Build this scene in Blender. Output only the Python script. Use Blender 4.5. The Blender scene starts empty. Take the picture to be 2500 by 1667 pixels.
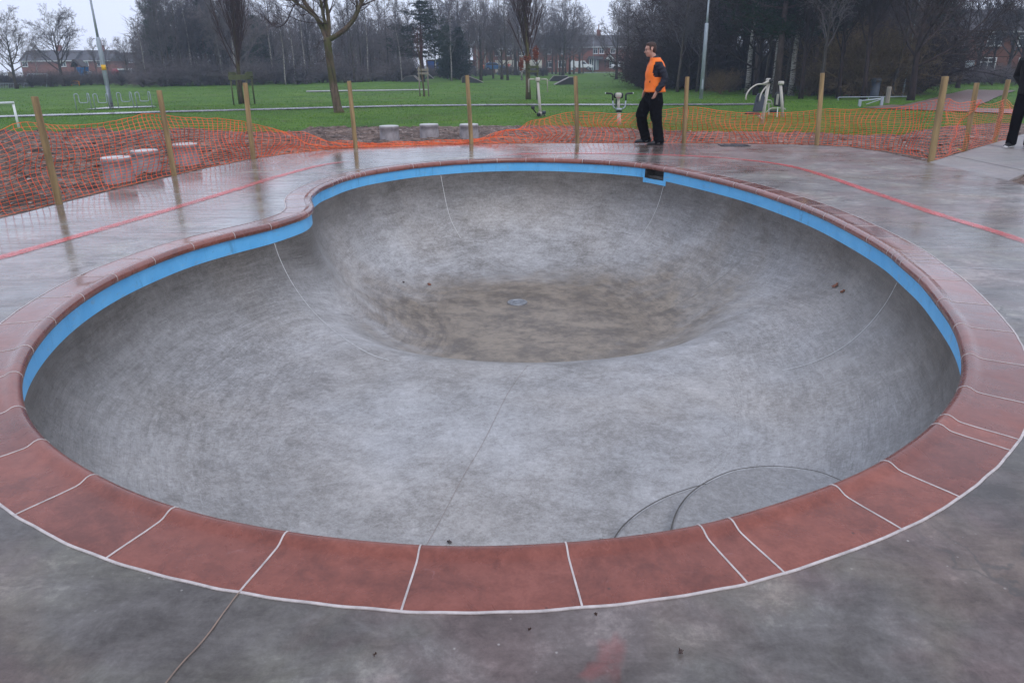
import bpy, bmesh, math, random
import numpy as np
from mathutils import Vector, Matrix, noise
from mathutils.bvhtree import BVHTree
from mathutils.geometry import tessellate_polygon, intersect_point_line
R = math.radians
scene = bpy.context.scene
COL = scene.collection
rnd = random.Random(11)

# ------------------------------------------------------------------ camera
FPX, PITCH, ROLL, CAMH = 1780.0, R(20.94), 0.008, 1.5
X_ = Vector((1, 0, 0)); U_ = Vector((0, math.sin(PITCH), math.cos(PITCH))); F_ = Vector((0, math.cos(PITCH), -math.sin(PITCH)))
CR = math.cos(ROLL) * X_ - math.sin(ROLL) * U_
CU = math.sin(ROLL) * X_ + math.cos(ROLL) * U_
CAM = Vector((0, 0, CAMH))
cd = bpy.data.cameras.new('camera'); cam = bpy.data.objects.new('camera', cd); COL.objects.link(cam)
m = Matrix((CR, CU, -F_)).transposed().to_4x4(); m.translation = CAM
cam.matrix_world = m
cd.sensor_width = 36; cd.lens = FPX / 2500 * 36; cd.clip_end = 2000; cd.clip_start = 0.05
scene.camera = cam

def ray(u, v):
    return (F_ + CR * ((u - 1250) / FPX) - CU * ((v - 833.5) / FPX)).normalized()
def atz(u, v, z=0.0):
    d = ray(u, v); t = (z - CAMH) / d.z
    return CAM + d * t
def sstep(a, b, x):
    t = min(1, max(0, (x - a) / (b - a))); return t * t * (3 - 2 * t)
MOUNDS = []
def gz(x, y):
    r = math.hypot(x, y)
    z = -0.09 - 0.62 * sstep(15.5, 29, r)
    z -= 3.3 * sstep(95, 230, r) * sstep(30, 120, -x)
    for mx, my, mr, mh in MOUNDS:
        d2 = ((x - mx) ** 2 + ((y - my) * 0.9) ** 2) / (mr * mr)
        if d2 < 6: z += mh * math.exp(-d2)
    return z
def gp(u, v, lift=0.0):
    d = ray(u, v); p = None; t = 1.0
    while t < 600:
        p = CAM + d * t
        if p.z <= gz(p.x, p.y) + lift: break
        t += 0.05 if t < 60 else 0.4
    return Vector((p.x, p.y, gz(p.x, p.y)))
def at_dist(u, v, Y):
    """point on the pixel's ray at world distance Y ahead"""
    d = ray(u, v); return CAM + d * (Y / d.y)
def height_at(P, v):
    # height z of a vertical line through P as seen at image row v
    lo, hi = -6.0, 60.0
    for _ in range(50):
        mid = (lo + hi) / 2
        q = Vector((P.x, P.y, mid)) - CAM
        dq = q.dot(F_)
        vv = 833.5 - FPX * q.dot(CU) / max(dq, .05)
        if dq < .06 or vv < v: hi = mid
        else: lo = mid
    return (lo + hi) / 2
def pxm(P):
    return FPX / (Vector(P) - CAM).dot(F_)

# ------------------------------------------------------------------ object helpers
def tag(o, label=None, cat=None, group=None, kind=None):
    if label: o['label'] = label
    if cat: o['category'] = cat
    if group: o['group'] = group
    if kind: o['kind'] = kind
    return o
def empty(name, loc, rz=0.0, label=None, cat=None, group=None):
    o = bpy.data.objects.new(name, None); COL.objects.link(o); o.empty_display_size = 0.2
    o.location = loc; o.rotation_euler = (0, 0, rz)
    return tag(o, label, cat, group)
def smooth_mesh(me, on=True):
    me.polygons.foreach_set('use_smooth', [on] * len(me.polygons))
class MB:
    """collects verts / faces for one mesh"""
    def __init__(s): s.v = []; s.f = []
    def add(s, vs, fs):
        o = len(s.v); s.v.extend([tuple(a) for a in vs]); s.f.extend([tuple(i + o for i in f) for f in fs]); return s
    def box(s, c, size, rz=0.0, M=None, bev=0.0):
        cx, cy, cz = c; sx, sy, sz = [a / 2 for a in size]
        if bev > 0:
            b = min(bev, sx * .9, sy * .9, sz * .9); vs = []; 
            bm = bmesh.new(); bmesh.ops.create_cube(bm, size=1)
            bmesh.ops.scale(bm, vec=(sx * 2, sy * 2, sz * 2), verts=bm.verts)
            bmesh.ops.bevel(bm, geom=bm.edges[:], offset=b, segments=2, affect='EDGES', profile=.5)
            bm.verts.index_update(); vs = [v.co.copy() for v in bm.verts]; fs = [[v.index for v in f.verts] for f in bm.faces]; bm.free()
        else:
            vs = [Vector((a * sx, b_ * sy, c_ * sz)) for a in (-1, 1) for b_ in (-1, 1) for c_ in (-1, 1)]
            fs = [(0, 1, 3, 2), (4, 6, 7, 5), (0, 4, 5, 1), (2, 3, 7, 6), (0, 2, 6, 4), (1, 5, 7, 3)]
        if M is None: M = Matrix.Rotation(rz, 4, 'Z')
        return s.add([(M @ v) + Vector(c) for v in vs], fs)
    def tube(s, pts, rad, n=8, cap=True, flat=1.0, up=None):
        pts = [Vector(p) for p in pts]; k = len(pts)
        if not hasattr(rad, '__len__'): rad = [rad] * k
        vs = []; ref = None
        for i in range(k):
            t = (pts[min(i + 1, k - 1)] - pts[max(i - 1, 0)]).normalized()
            if ref is None:
                ref = Vector(up) if up else (Vector((0, 0, 1)) if abs(t.z) < .9 else Vector((0, 1, 0)))
            a = (ref - t * ref.dot(t)).normalized(); b = t.cross(a); ref = a
            r = rad[i]
            ra, rb = (r if hasattr(r, '__len__') else (r, r * flat))
            for j in range(n):
                an = 2 * math.pi * j / n
                vs.append(pts[i] + a * (ra * math.cos(an)) + b * (rb * math.sin(an)))
        fs = [(i * n + j, i * n + (j + 1) % n, (i + 1) * n + (j + 1) % n, (i + 1) * n + j) for i in range(k - 1) for j in range(n)]
        if cap: fs += [tuple(range(n - 1, -1, -1)), tuple((k - 1) * n + j for j in range(n))]
        return s.add(vs, fs)
    def prism(s, poly, y0, y1, M=None):
        """poly in (x,z), extruded along y"""
        n = len(poly); vs = [Vector((p[0], y0, p[1])) for p in poly] + [Vector((p[0], y1, p[1])) for p in poly]
        if M is not None: vs = [M @ v for v in vs]
        fs = [(i, (i + 1) % n, n + (i + 1) % n, n + i) for i in range(n)] + [tuple(range(n - 1, -1, -1)), tuple(range(n, 2 * n))]
        return s.add(vs, fs)
    def ball(s, c, r, seg=12, rings=8, M=None):
        rx, ry, rz = r if hasattr(r, '__len__') else (r, r, r); vs = []; fs = []
        for i in range(rings + 1):
            th = math.pi * i / rings
            for j in range(seg):
                ph = 2 * math.pi * j / seg
                v = Vector((rx * math.sin(th) * math.cos(ph), ry * math.sin(th) * math.sin(ph), rz * math.cos(th)))
                if M is not None: v = M @ v
                vs.append(v + Vector(c))
        for i in range(rings):
            for j in range(seg):
                fs.append((i * seg + j, (i + 1) * seg + j, (i + 1) * seg + (j + 1) % seg, i * seg + (j + 1) % seg))
        return s.add(vs, fs)
    def mesh(s, name, mat=None, smooth=False):
        me = bpy.data.meshes.new(name)
        nv, nf = len(s.v), len(s.f)
        me.from_pydata(s.v, [], s.f); me.update()
        if smooth: smooth_mesh(me)
        if mat: me.materials.append(mat)
        return me
    def build(s, name, mat=None, parent=None, smooth=False, loc=None):
        o = bpy.data.objects.new(name, s.mesh(name, mat, smooth)); COL.objects.link(o)
        if parent: o.parent = parent
        if loc is not None: o.location = loc
        return o
def bevel(o, w, seg=2, ang=0.6):
    md = o.modifiers.new('bevel', 'BEVEL'); md.width = w; md.segments = seg; md.limit_method = 'ANGLE'; md.angle_limit = ang
    return o
def copy_thing(root, loc, rz, scale=1.0, label=None, group=None, name=None):
    r = root.copy(); COL.objects.link(r); r.location = loc; r.rotation_euler = (0, 0, rz)
    r.scale = (scale,) * 3 if not hasattr(scale, '__len__') else scale
    if label: r['label'] = label
    if group: r['group'] = group
    for ch in list(root.children):
        c = ch.copy(); COL.objects.link(c); c.parent = r
        for g in list(ch.children):
            d = g.copy(); COL.objects.link(d); d.parent = c
    return r
def remeshed(o, voxel, smooth_it=2):
    """merge the overlapping lofts of an object into one continuous skin"""
    md = o.modifiers.new('r', 'REMESH'); md.mode = 'VOXEL'; md.voxel_size = voxel; md.use_smooth_shade = True
    if smooth_it:
        sm = o.modifiers.new('s', 'SMOOTH'); sm.iterations = smooth_it; sm.factor = .5
    dg = bpy.context.evaluated_depsgraph_get(); dg.update()
    me = bpy.data.meshes.new_from_object(o.evaluated_get(dg))
    mats = [m for m in o.data.materials]
    o.modifiers.clear(); o.data = me
    me.materials.clear()
    for m_ in mats: me.materials.append(m_)
    smooth_mesh(me)
    return o

# ------------------------------------------------------------------ materials
def lin(c): return tuple(((x / 255) / 12.92 if x / 255 <= .04045 else ((x / 255 + .055) / 1.055) ** 2.4) for x in c) + (1,)
class NT:
    def __init__(s, name):
        s.m = bpy.data.materials.new(name); s.m.use_nodes = True; s.t = s.m.node_tree
        s.b = s.t.nodes['Principled BSDF']; s.t.nodes['Material Output'].location = (900, 0)
        s.tc = s.t.nodes.new('ShaderNodeTexCoord'); s.co = s.tc.outputs['Object']
    def n(s, typ, **kw):
        nd = s.t.nodes.new(typ)
        for k, v in kw.items():
            if hasattr(nd, k): setattr(nd, k, v)
        return nd
    def link(s, a, b): s.t.links.new(a, b)
    def map(s, scale=(1, 1, 1), rot=(0, 0, 0), src=None, loc=(0, 0, 0)):
        mp = s.n('ShaderNodeMapping'); s.link(src or s.co, mp.inputs['Vector'])
        mp.inputs['Scale'].default_value = scale; mp.inputs['Rotation'].default_value = rot; mp.inputs['Location'].default_value = loc
        return mp.outputs[0]
    def noise(s, scale, detail=5, rough=.55, dist=0, src=None):
        nd = s.n('ShaderNodeTexNoise'); s.link(src or s.co, nd.inputs['Vector'])
        nd.inputs['Scale'].default_value = scale; nd.inputs['Detail'].default_value = detail
        nd.inputs['Roughness'].default_value = rough; nd.inputs['Distortion'].default_value = dist
        return nd.outputs['Fac']
    def ramp(s, fac, stops, interp='LINEAR'):
        nd = s.n('ShaderNodeValToRGB'); s.link(fac, nd.inputs[0]); cr = nd.color_ramp; cr.interpolation = interp
        while len(cr.elements) < len(stops): cr.elements.new(0.5)
        for e, (p, c) in zip(cr.elements, stops):
            e.position = p; e.color = c if len(c) == 4 else tuple(c) + (1,)
        return nd.outputs[0]
    def mix(s, fac, a, b, mode='MIX'):
        nd = s.n('ShaderNodeMix'); nd.data_type = 'RGBA'; nd.blend_type = mode; nd.clamp_result = False
        for val, idx in ((fac, 0), (a, 6), (b, 7)):
            if isinstance(val, (int, float)): nd.inputs[idx].default_value = val if idx == 0 else (val,) * 3 + (1,)
            elif isinstance(val, tuple): nd.inputs[idx].default_value = val if len(val) == 4 else val + (1,)
            else: s.link(val, nd.inputs[idx])
        return nd.outputs[2]
    def math(s, op, a, b=None, clamp=False):
        nd = s.n('ShaderNodeMath'); nd.operation = op; nd.use_clamp = clamp
        for i, val in enumerate((a, b)):
            if val is None: continue
            if isinstance(val, (int, float)): nd.inputs[i].default_value = val
            else: s.link(val, nd.inputs[i])
        return nd.outputs[0]
    def range(s, v, a, b, c, d):
        nd = s.n('ShaderNodeMapRange'); s.link(v, nd.inputs[0])
        for i, x in enumerate((a, b, c, d)): nd.inputs[i + 1].default_value = x
        return nd.outputs[0]
    def sep(s, src):
        nd = s.n('ShaderNodeSeparateXYZ'); s.link(src, nd.inputs[0]); return nd.outputs
    def bump(s, h, strength=.3, dist=.01, prev=None):
        nd = s.n('ShaderNodeBump'); nd.inputs['Strength'].default_value = strength; nd.inputs['Distance'].default_value = dist
        s.link(h, nd.inputs['Height'])
        if prev is not None: s.link(prev, nd.inputs['Normal'])
        return nd.outputs[0]
    def done(s, col=None, rough=None, normal=None, metal=0, spec=.5):
        for key, val in (('Base Color', col), ('Roughness', rough), ('Normal', normal), ('Metallic', metal), ('Specular IOR Level', spec)):
            if val is None: continue
            i = s.b.inputs[key]
            if isinstance(val, (int, float)): i.default_value = val
            elif isinstance(val, tuple): i.default_value = val if len(val) == 4 else val + (1,)
            else: s.link(val, i)
        return s.m
def simple(name, c, rough=.6, var=.25, scale=6, metal=0, bump=.15, spec=.5, stretch=(1, 1, 1), bdist=.01):
    t = NT(name); co = t.map(stretch)
    f = t.noise(scale, 5, .6, 0, co)
    lo = tuple(x * (1 - var) for x in c[:3]); hi = tuple(min(1, x * (1 + var)) for x in c[:3])
    col = t.ramp(f, [(.3, lo), (.7, hi)])
    f2 = t.noise(scale * 5, 4, .6, 0, co)
    return t.done(col, t.range(f, .3, .7, max(.02, rough - .08), min(1, rough + .08)), t.bump(f2, bump, bdist), metal, spec)
# ------------------------------------------------------------------ the bowl rim, traced then laid on the ground plane
def curve_closed(pts, n):
    P = [Vector(p) for p in pts]; k = len(P); out = []
    for i in range(k):
        p0, p1, p2, p3 = P[i - 1], P[i], P[(i + 1) % k], P[(i + 2) % k]
        for j in range(12):
            t = j / 12
            out.append(.5 * ((2 * p1) + (p2 - p0) * t + (2 * p0 - 5 * p1 + 4 * p2 - p3) * t * t + (3 * p1 - p0 - 3 * p2 + p3) * t ** 3))
    return resample(out, n)
def resample(P, n):
    k = len(P); L = [0]
    for i in range(k): L.append(L[-1] + (P[(i + 1) % k] - P[i]).length)
    out = []; j = 0
    for i in range(n):
        s = L[-1] * i / n
        while L[j + 1] < s: j += 1
        f = (s - L[j]) / max(1e-9, L[j + 1] - L[j]); out.append(P[j % k].lerp(P[(j + 1) % k], f))
    return out
RIM_PX = [(1025, 1338), (1183, 1339), (1383, 1331), (1600, 1307), (1785, 1271), (2040, 1188), (2168, 1128), (2293, 1037), (2359, 949), (2368, 874),
          (2345, 804), (2302, 745), (2256, 691), (2208, 650), (2176, 622), (2125, 590), (2070, 560), (2018, 534), (1962, 510), (1906, 490), (1852, 472),
          (1796, 456), (1739, 442), (1682, 429), (1627, 417.5), (1570, 408), (1490, 401), (1423, 397.3), (1354, 394.8), (1284.5, 394), (1213, 395.2), (1143, 398),
          (1073, 403), (1006, 409.5), (945, 418), (887, 428), (838, 441), (808, 453), (781, 464), (761, 479), (754, 492), (758, 503), (760, 514), (745, 529),
          (713, 541), (657, 558.5), (568, 580), (465.6, 608), (370, 643), (276, 685), (193, 733), (120, 789), (61, 854), (32, 915), (30, 950), (40, 1003), (93, 1076),
          (221, 1163), (419, 1244), (697, 1304)]
def rimz(v): return 0.02 - 0.05 * sstep(1050, 650, v) if v < 1050 else 0.02
def rim_world(u, v):
    z = .02 + (-.05) * (1 - sstep(650, 1050, v)); p = atz(u, v, z); p.z = 0; return p
raw = [rim_world(u, v) for u, v in RIM_PX]
NR = 900
RIM = curve_closed(raw, NR)
for _ in range(25):
    RIM = [(RIM[i - 1] + RIM[i] * 2 + RIM[(i + 1) % NR]) / 4 for i in range(NR)]
RIM = resample(RIM, NR)
def perim(): return sum((RIM[i] - RIM[i - 1]).length for i in range(NR))
PER = perim()
area = sum(RIM[i - 1].x * RIM[i].y - RIM[i].x * RIM[i - 1].y for i in range(NR))
TAN = [(RIM[(i + 3) % NR] - RIM[i - 3]).normalized() for i in range(NR)]
sg = 1 if area > 0 else -1
NRM = [Vector((t.y * sg, -t.x * sg, 0)) for t in TAN]          # outward
for _ in range(6): NRM = [(NRM[i - 1] + NRM[i] * 2 + NRM[(i + 1) % NR]).normalized() for i in range(NR)]
print('rim perimeter', round(PER, 2), 'ccw', sg)
def rimat(s):
    s = s % NR; i = int(s); f = s - i
    return RIM[i].lerp(RIM[(i + 1) % NR], f), NRM[i].lerp(NRM[(i + 1) % NR], f).normalized()
def nearest_s(p):
    i = min(range(NR), key=lambda k: (RIM[k] - p).length_squared); best = (1e9, 0)
    for k in range(-10, 11):
        s = i + k / 10; q, _ = rimat(s); d = (q - p).length_squared
        if d < best[0]: best = (d, s % NR)
    return best[1]

CW = 0.275                                                       # coping width
# ------------------------------------------------------------------ materials of the concrete
def bowl_material():
    t = NT('trowelled_concrete')
    uv = t.n('ShaderNodeUVMap').outputs[0]
    warp = t.n('ShaderNodeTexNoise'); t.link(t.co, warp.inputs['Vector']); warp.inputs['Scale'].default_value = 1.3; warp.inputs['Detail'].default_value = 4
    wv = t.n('ShaderNodeVectorMath'); wv.operation = 'SCALE'; t.link(warp.outputs['Color'], wv.inputs[0]); wv.inputs['Scale'].default_value = .2
    av = t.n('ShaderNodeVectorMath'); av.operation = 'ADD'; t.link(uv, av.inputs[0]); t.link(wv.outputs[0], av.inputs[1])
    av2 = t.n('ShaderNodeVectorMath'); av2.operation = 'ADD'; t.link(t.co, av2.inputs[0]); t.link(wv.outputs[0], av2.inputs[1])
    # strokes of the trowel, drawn out along the curve of the wall
    streak = t.noise(2.6, 9, .74, .15, t.map((.9, 4.2, 1), (0, 0, .30), av.outputs[0]))
    streak2 = t.noise(5.0, 9, .78, .15, t.map((1.3, 4.5, 1), (0, 0, -.7), av.outputs[0]))
    # sweeping arcs left by the hand float
    vo0 = t.n('ShaderNodeTexVoronoi'); vo0.inputs['Scale'].default_value = 1.15; t.link(av2.outputs[0], vo0.inputs['Vector'])
    arcn = t.n('ShaderNodeTexNoise'); arcn.noise_dimensions = '1D'; arcn.inputs['Scale'].default_value = 1.0; arcn.inputs['Detail'].default_value = 5; arcn.inputs['Roughness'].default_value = .75
    cellr = t.sep(vo0.outputs['Color'])[0]
    t.link(t.math('ADD', t.math('MULTIPLY', vo0.outputs['Distance'], 17), t.math('MULTIPLY', cellr, 60)), arcn.inputs['W'])
    arcm = t.range(t.noise(1.6, 5, .6, 0, t.map(loc=(8, 2, 5))), .46, .60, 0, 1)
    arc_ = t.math('ADD', t.math('MULTIPLY', t.math('SUBTRACT', arcn.outputs['Fac'], .5), arcm), .5)
    blot = t.noise(.8, 9, .68, .2); blot2 = t.noise(2.4, 9, .74, .2)
    fine = t.noise(70, 4, .7)
    s = t.math('ADD', t.math('MULTIPLY', streak, .16), t.math('MULTIPLY', streak2, .13))
    s = t.math('ADD', s, t.math('MULTIPLY', blot, .20)); s = t.math('ADD', s, t.math('MULTIPLY', blot2, .15))
    grit = t.noise(24, 8, .8, .2); s = t.math('ADD', s, t.math('MULTIPLY', arc_, .05)); s = t.math('ADD', s, t.math('MULTIPLY', fine, .12)); s = t.math('ADD', s, t.math('MULTIPLY', grit, .21))
    col = t.ramp(s, [(.43, (.150, .138, .126)), (.485, (.275, .262, .252)), (.525, (.385, .374, .370)), (.59, (.56, .552, .555))])
    warmn = t.noise(.7, 4, .5, .3, t.map(loc=(5, 3, 1)))
    col = t.mix(t.range(warmn, .42, .68, 0, .35), col, t.mix(1.0, col, (1.10, .98, .84), 'MULTIPLY'))
    for sc_, an_, lc_ in ((5.0, .25, 1), (6.5, -.75, 4), (4.0, .95, 9)):
        scr = t.noise(sc_, 5, .6, .25, t.map((.55, 13, 1), (0, 0, an_), av.outputs[0], (lc_, lc_, 0)))
        wl = t.math('MULTIPLY', t.range(t.sep(uv)[1], 1.2, 2.0, 1, .12), t.range(t.noise(1.3, 5, .65, .3, t.map(loc=(lc_, 2, lc_))), .42, .60, .15, 1))
        col = t.mix(t.math('MULTIPLY', t.range(scr, .58, .68, 0, .30), wl), col, (.62, .61, .62)); col = t.mix(t.math('MULTIPLY', t.range(scr, .32, .42, .34, 0), wl), col, (.10, .092, .085))
    # dried silt lying on the flat bottom of the deep end
    xyz = t.sep(t.co)
    dx = t.math('DIVIDE', t.math('SUBTRACT', xyz[0], SILT[0]), SILT[2]); dy = t.math('DIVIDE', t.math('SUBTRACT', xyz[1], SILT[1]), SILT[3])
    rr = t.math('ADD', t.math('MULTIPLY', dx, dx), t.math('MULTIPLY', dy, dy))
    rr = t.math('ADD', rr, t.math('MULTIPLY', t.math('SUBTRACT', t.noise(1.7, 6, .65, .5), .5), 1.6))
    silt = t.range(rr, .50, 1.35, .85, 0)
    siltc = t.ramp(t.math('ADD', t.math('MULTIPLY', t.noise(5, 9, .8, .3), .5), t.math('MULTIPLY', streak, .5)), [(.44, (.11, .083, .058)), (.56, (.27, .212, .150))])
    col = t.mix(silt, col, siltc)
    # upper walls darkened by height: wall shading painted into the colour, with patchy dampness
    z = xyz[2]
    damp_shade = t.range(t.math('ADD', z, t.math('MULTIPLY', t.math('SUBTRACT', blot2, .5), .9)), -1.0, -.32, 0, 1.0)
    col = t.mix(damp_shade, col, t.mix(1.0, col, (.38, .36, .335), 'MULTIPLY'))
    # small dark grit and pale chips
    vo = t.n('ShaderNodeTexVoronoi'); vo.inputs['Scale'].default_value = 3.2; t.link(t.co, vo.inputs['Vector'])
    col = t.mix(t.range(vo.outputs['Distance'], .012, .026, .75, 0), col, (.05, .04, .035))
    vo2 = t.n('ShaderNodeTexVoronoi'); vo2.inputs['Scale'].default_value = 4.5; t.link(t.map(loc=(3, 7, 2)), vo2.inputs['Vector'])
    col = t.mix(t.range(vo2.outputs['Distance'], .01, .02, .7, 0), col, (.62, .6, .58))
    rough = t.range(s, .45, .60, .34, .58)
    nrm = t.bump(s, .6, .02); nrm = t.bump(fine, .25, .004, nrm)
    return t.done(col, rough, nrm, 0, .5)
def deck_material(name='wet_concrete', dry=False):
    t = NT(name)
    big = t.noise(.55, 6, .6, .6)
    mid = t.noise(1.9, 9, .72, .5, t.map((1, 1.3, 1), (0, 0, .3)))
    strk = t.noise(2.4, 7, .7, 1.4, t.map((.55, 3.4, 1), (0, 0, .12)))
    fine = t.noise(60, 4, .7)
    s = t.math('ADD', t.math('MULTIPLY', big, .34), t.math('MULTIPLY', mid, .44)); s = t.math('ADD', s, t.math('MULTIPLY', strk, .14)); s = t.math('ADD', s, t.math('MULTIPLY', fine, .08))
    grn = t.noise(9, 9, .82, .3); s = t.math('ADD', t.math('MULTIPLY', s, .72), t.math('MULTIPLY', grn, .28))
    col = t.ramp(s, [(.42, (.054, .044, .038)), (.478, (.098, .085, .077)), (.525, (.140, .126, .116)), (.595, (.27, .25, .23))])
    tint = t.noise(.9, 5, .6, .8, t.map(loc=(9, 4, 0)))
    col = t.mix(t.range(tint, .46, .62, 0, .9), col, t.mix(1.0, col, (1.14, .90, .90), 'MULTIPLY'))
    tint2 = t.noise(1.3, 5, .6, .8, t.map(loc=(1, 14, 0)))
    col = t.mix(t.range(tint2, .48, .64, 0, .9), col, t.mix(1.0, col, (1.12, 1.15, 1.0), 'MULTIPLY'))
    # pale flecks in patches, then scattered dark specks
    vo = t.n('ShaderNodeTexVoronoi'); vo.inputs['Scale'].default_value = 22; t.link(t.co, vo.inputs['Vector'])
    gate = t.range(t.noise(1.1, 3), .48, .62, 0, .8)
    col = t.mix(t.math('MULTIPLY', t.range(vo.outputs['Distance'], .05, .11, 1, 0), gate), col, (.55, .52, .48))
    vo3 = t.n('ShaderNodeTexVoronoi'); vo3.inputs['Scale'].default_value = 2.3; t.link(t.map(loc=(3, 7, 2)), vo3.inputs['Vector'])
    col = t.mix(t.range(vo3.outputs['Distance'], .02, .035, .85, 0), col, (.03, .025, .022))
    pale = t.range(t.math('ADD', t.sep(t.co)[1], t.math('MULTIPLY', t.noise(1.1, 6, .7, .4, t.map(loc=(6, 1, 3))), 5)), 4.2, 8.0, 0, .55)  # far deck lightened in the colour, standing in for sky reflection
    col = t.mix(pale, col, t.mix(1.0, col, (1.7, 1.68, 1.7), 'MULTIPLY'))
    # crazed hairlines
    vc = t.n('ShaderNodeTexVoronoi'); vc.feature = 'DISTANCE_TO_EDGE'; vc.inputs['Scale'].default_value = .9
    wn = t.n('ShaderNodeTexNoise'); wn.inputs['Scale'].default_value = 2.2; wn.inputs['Detail'].default_value = 6; t.link(t.co, wn.inputs['Vector'])
    wa = t.n('ShaderNodeVectorMath'); wa.operation = 'ADD'; t.link(t.co, wa.inputs[0]); t.link(wn.outputs['Color'], wa.inputs[1]); t.link(wa.outputs[0], vc.inputs['Vector'])
    crack = t.math('MULTIPLY', t.range(vc.outputs['Distance'], .004, .012, 1, 0), t.range(t.noise(.6, 3, .5, 0, t.map(loc=(2, 2, 2))), .5, .6, 0, .7))
    col = t.mix(crack, col, (.07, .06, .055))
    # standing film of rain: smooth where wet, matt where drying
    xyz = t.sep(t.co)
    far = t.range(xyz[1], 1.6, 5.5, 0, 1)
    wet = t.math('ADD', t.math('MULTIPLY', strk, .55), t.math('MULTIPLY', big, .45))
    wr = t.range(wet, .40, .62, .07, .34)
    side = t.range(xyz[0], .8, 4.5, 1, .30); drier = t.range(xyz[0], .8, 4.5, 0, .16)
    wr = t.math('ADD', wr, drier)
    if dry:
        side = t.range(xyz[0], 0, 1, .05, .05); wr = t.range(wet, .4, .6, .45, .65); col = t.mix(.5, col, (.36, .345, .34))
    rough = t.math('ADD', t.math('MULTIPLY', wr, far), t.math('MULTIPLY', t.math('SUBTRACT', 1.0, far), .42))
    nrm = t.bump(strk, .10, .02); nrm = t.bump(fine, .10, .0015, nrm)
    t.link(t.math('MULTIPLY', t.math('MULTIPLY', far, side), t.range(wet, .42, .58, .85, .25)), t.b.inputs['Coat Weight']); t.b.inputs['Coat Roughness'].default_value = .12; t.b.inputs['Coat IOR'].default_value = 1.33
    return t.done(col, rough, nrm, 0, .5)
def coping_material():
    t = NT('red_coping_concrete')
    a = t.noise(2.5, 6, .6, .7); b = t.noise(14, 5, .7, .5); c = t.noise(90, 3, .6)
    s = t.math('ADD', t.math('MULTIPLY', a, .5), t.math('ADD', t.math('MULTIPLY', b, .35), t.math('MULTIPLY', c, .15)))
    col = t.ramp(s, [(.40, (.140, .036, .023)), (.5, (.205, .056, .036)), (.60, (.27, .082, .056))])
    vo = t.n('ShaderNodeTexVoronoi'); vo.inputs['Scale'].default_value = 9; t.link(t.co, vo.inputs['Vector'])
    col = t.mix(t.range(vo.outputs['Distance'], .03, .06, .7, 0), col, (.05, .025, .02))
    sc = t.noise(6, 6, .75, 1.5, t.map((1, 3, 1), loc=(4, 4, 4)))
    col = t.mix(t.range(sc, .64, .74, 0, .4), col, (.45, .28, .30))
    oi = t.n('ShaderNodeObjectInfo'); col = t.mix(1.0, col, t.ramp(oi.outputs['Random'], [(0, (.80, .78, .80)), (.5, (1, 1, 1)), (1, (1.15, 1.12, 1.05))]), 'MULTIPLY')
    rough = t.range(a, .35, .65, .16, .42)
    nrm = t.bump(b, .12, .004); nrm = t.bump(c, .15, .0015, nrm)
    xyz = t.sep(t.co); t.link(t.range(xyz[1], 2.4, 5.0, 0, .9), t.b.inputs['Coat Weight']); t.b.inputs['Coat Roughness'].default_value = .13; t.b.inputs['Coat IOR'].default_value = 1.5
    return t.done(col, rough, nrm, 0, .5)
def blue_material():
    t = NT('blue_render_paint')
    a = t.noise(3, 6, .6, .5); c = t.noise(80, 3, .7)
    col = t.ramp(a, [(.3, (.11, .44, .80)), (.7, (.18, .55, .90))])
    sc = t.noise(5, 6, .7, 1.5, t.map((1, 1, 2.5), loc=(7, 1, 4)))
    col = t.mix(t.range(sc, .56, .70, 0, .6), col, (.26, .38, .50))
    g2 = t.noise(7, 6, .8, .4, t.map((1, 1, .25), loc=(2, 6, 1))); col = t.mix(t.range(g2, .56, .72, 0, .5), col, (.03, .12, .26))
    cs = t.noise(26, 4, .8); col = t.mix(t.range(cs, .64, .72, 0, .5), col, (.05, .10, .16))
    return t.done(col, .42, t.bump(c, .3, .003), 0, .4)
M_white = simple('white_mortar', (.52, .46, .44), .55, .25, 20)
M_crust = simple('stained_joint', (.24, .165, .125), .7, .3, 12)
M_blue = blue_material(); M_coping = coping_material()

# ------------------------------------------------------------------ bowl depth
TILE = 0.185
Cdeep = atz(1255, 745, -1.45)
def ramp_y(x, y): return 1.0 if y > 8.9 else 1 - sstep(1.75, 3.2, math.hypot((x - .2) / .95, y - 8.9))
def depth(x, y): return 0.93 + 0.62 * ramp_y(x, y)
def rad(x, y): return 1.18 + 0.30 * ramp_y(x, y)
SILT = (Cdeep.x + .38, Cdeep.y - .25, 2.35, 2.0)
bowl = empty('skate_bowl', (0, 0, 0), label='kidney shaped concrete skate bowl with red coping and a blue band under the lip', cat='skate bowl')
NPRO = 30
rows = []; arc = []
ring0 = [Vector((p.x, p.y, -TILE)) for p in RIM]
spine = [Vector((0.0, 3.7, 0)), Vector((0.05, 5.2, 0)), Vector((.3, 7, 0)), Vector((.35, 9.0, 0))]
def near_spine(p):
    best = None
    for a, b in zip(spine, spine[1:]):
        q, f = intersect_point_line(p, a, b); q = a.lerp(b, min(1, max(0, f)))
        d = (q - p).length
        if best is None or d < best[0]: best = (d, q)
    return best[1]
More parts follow.
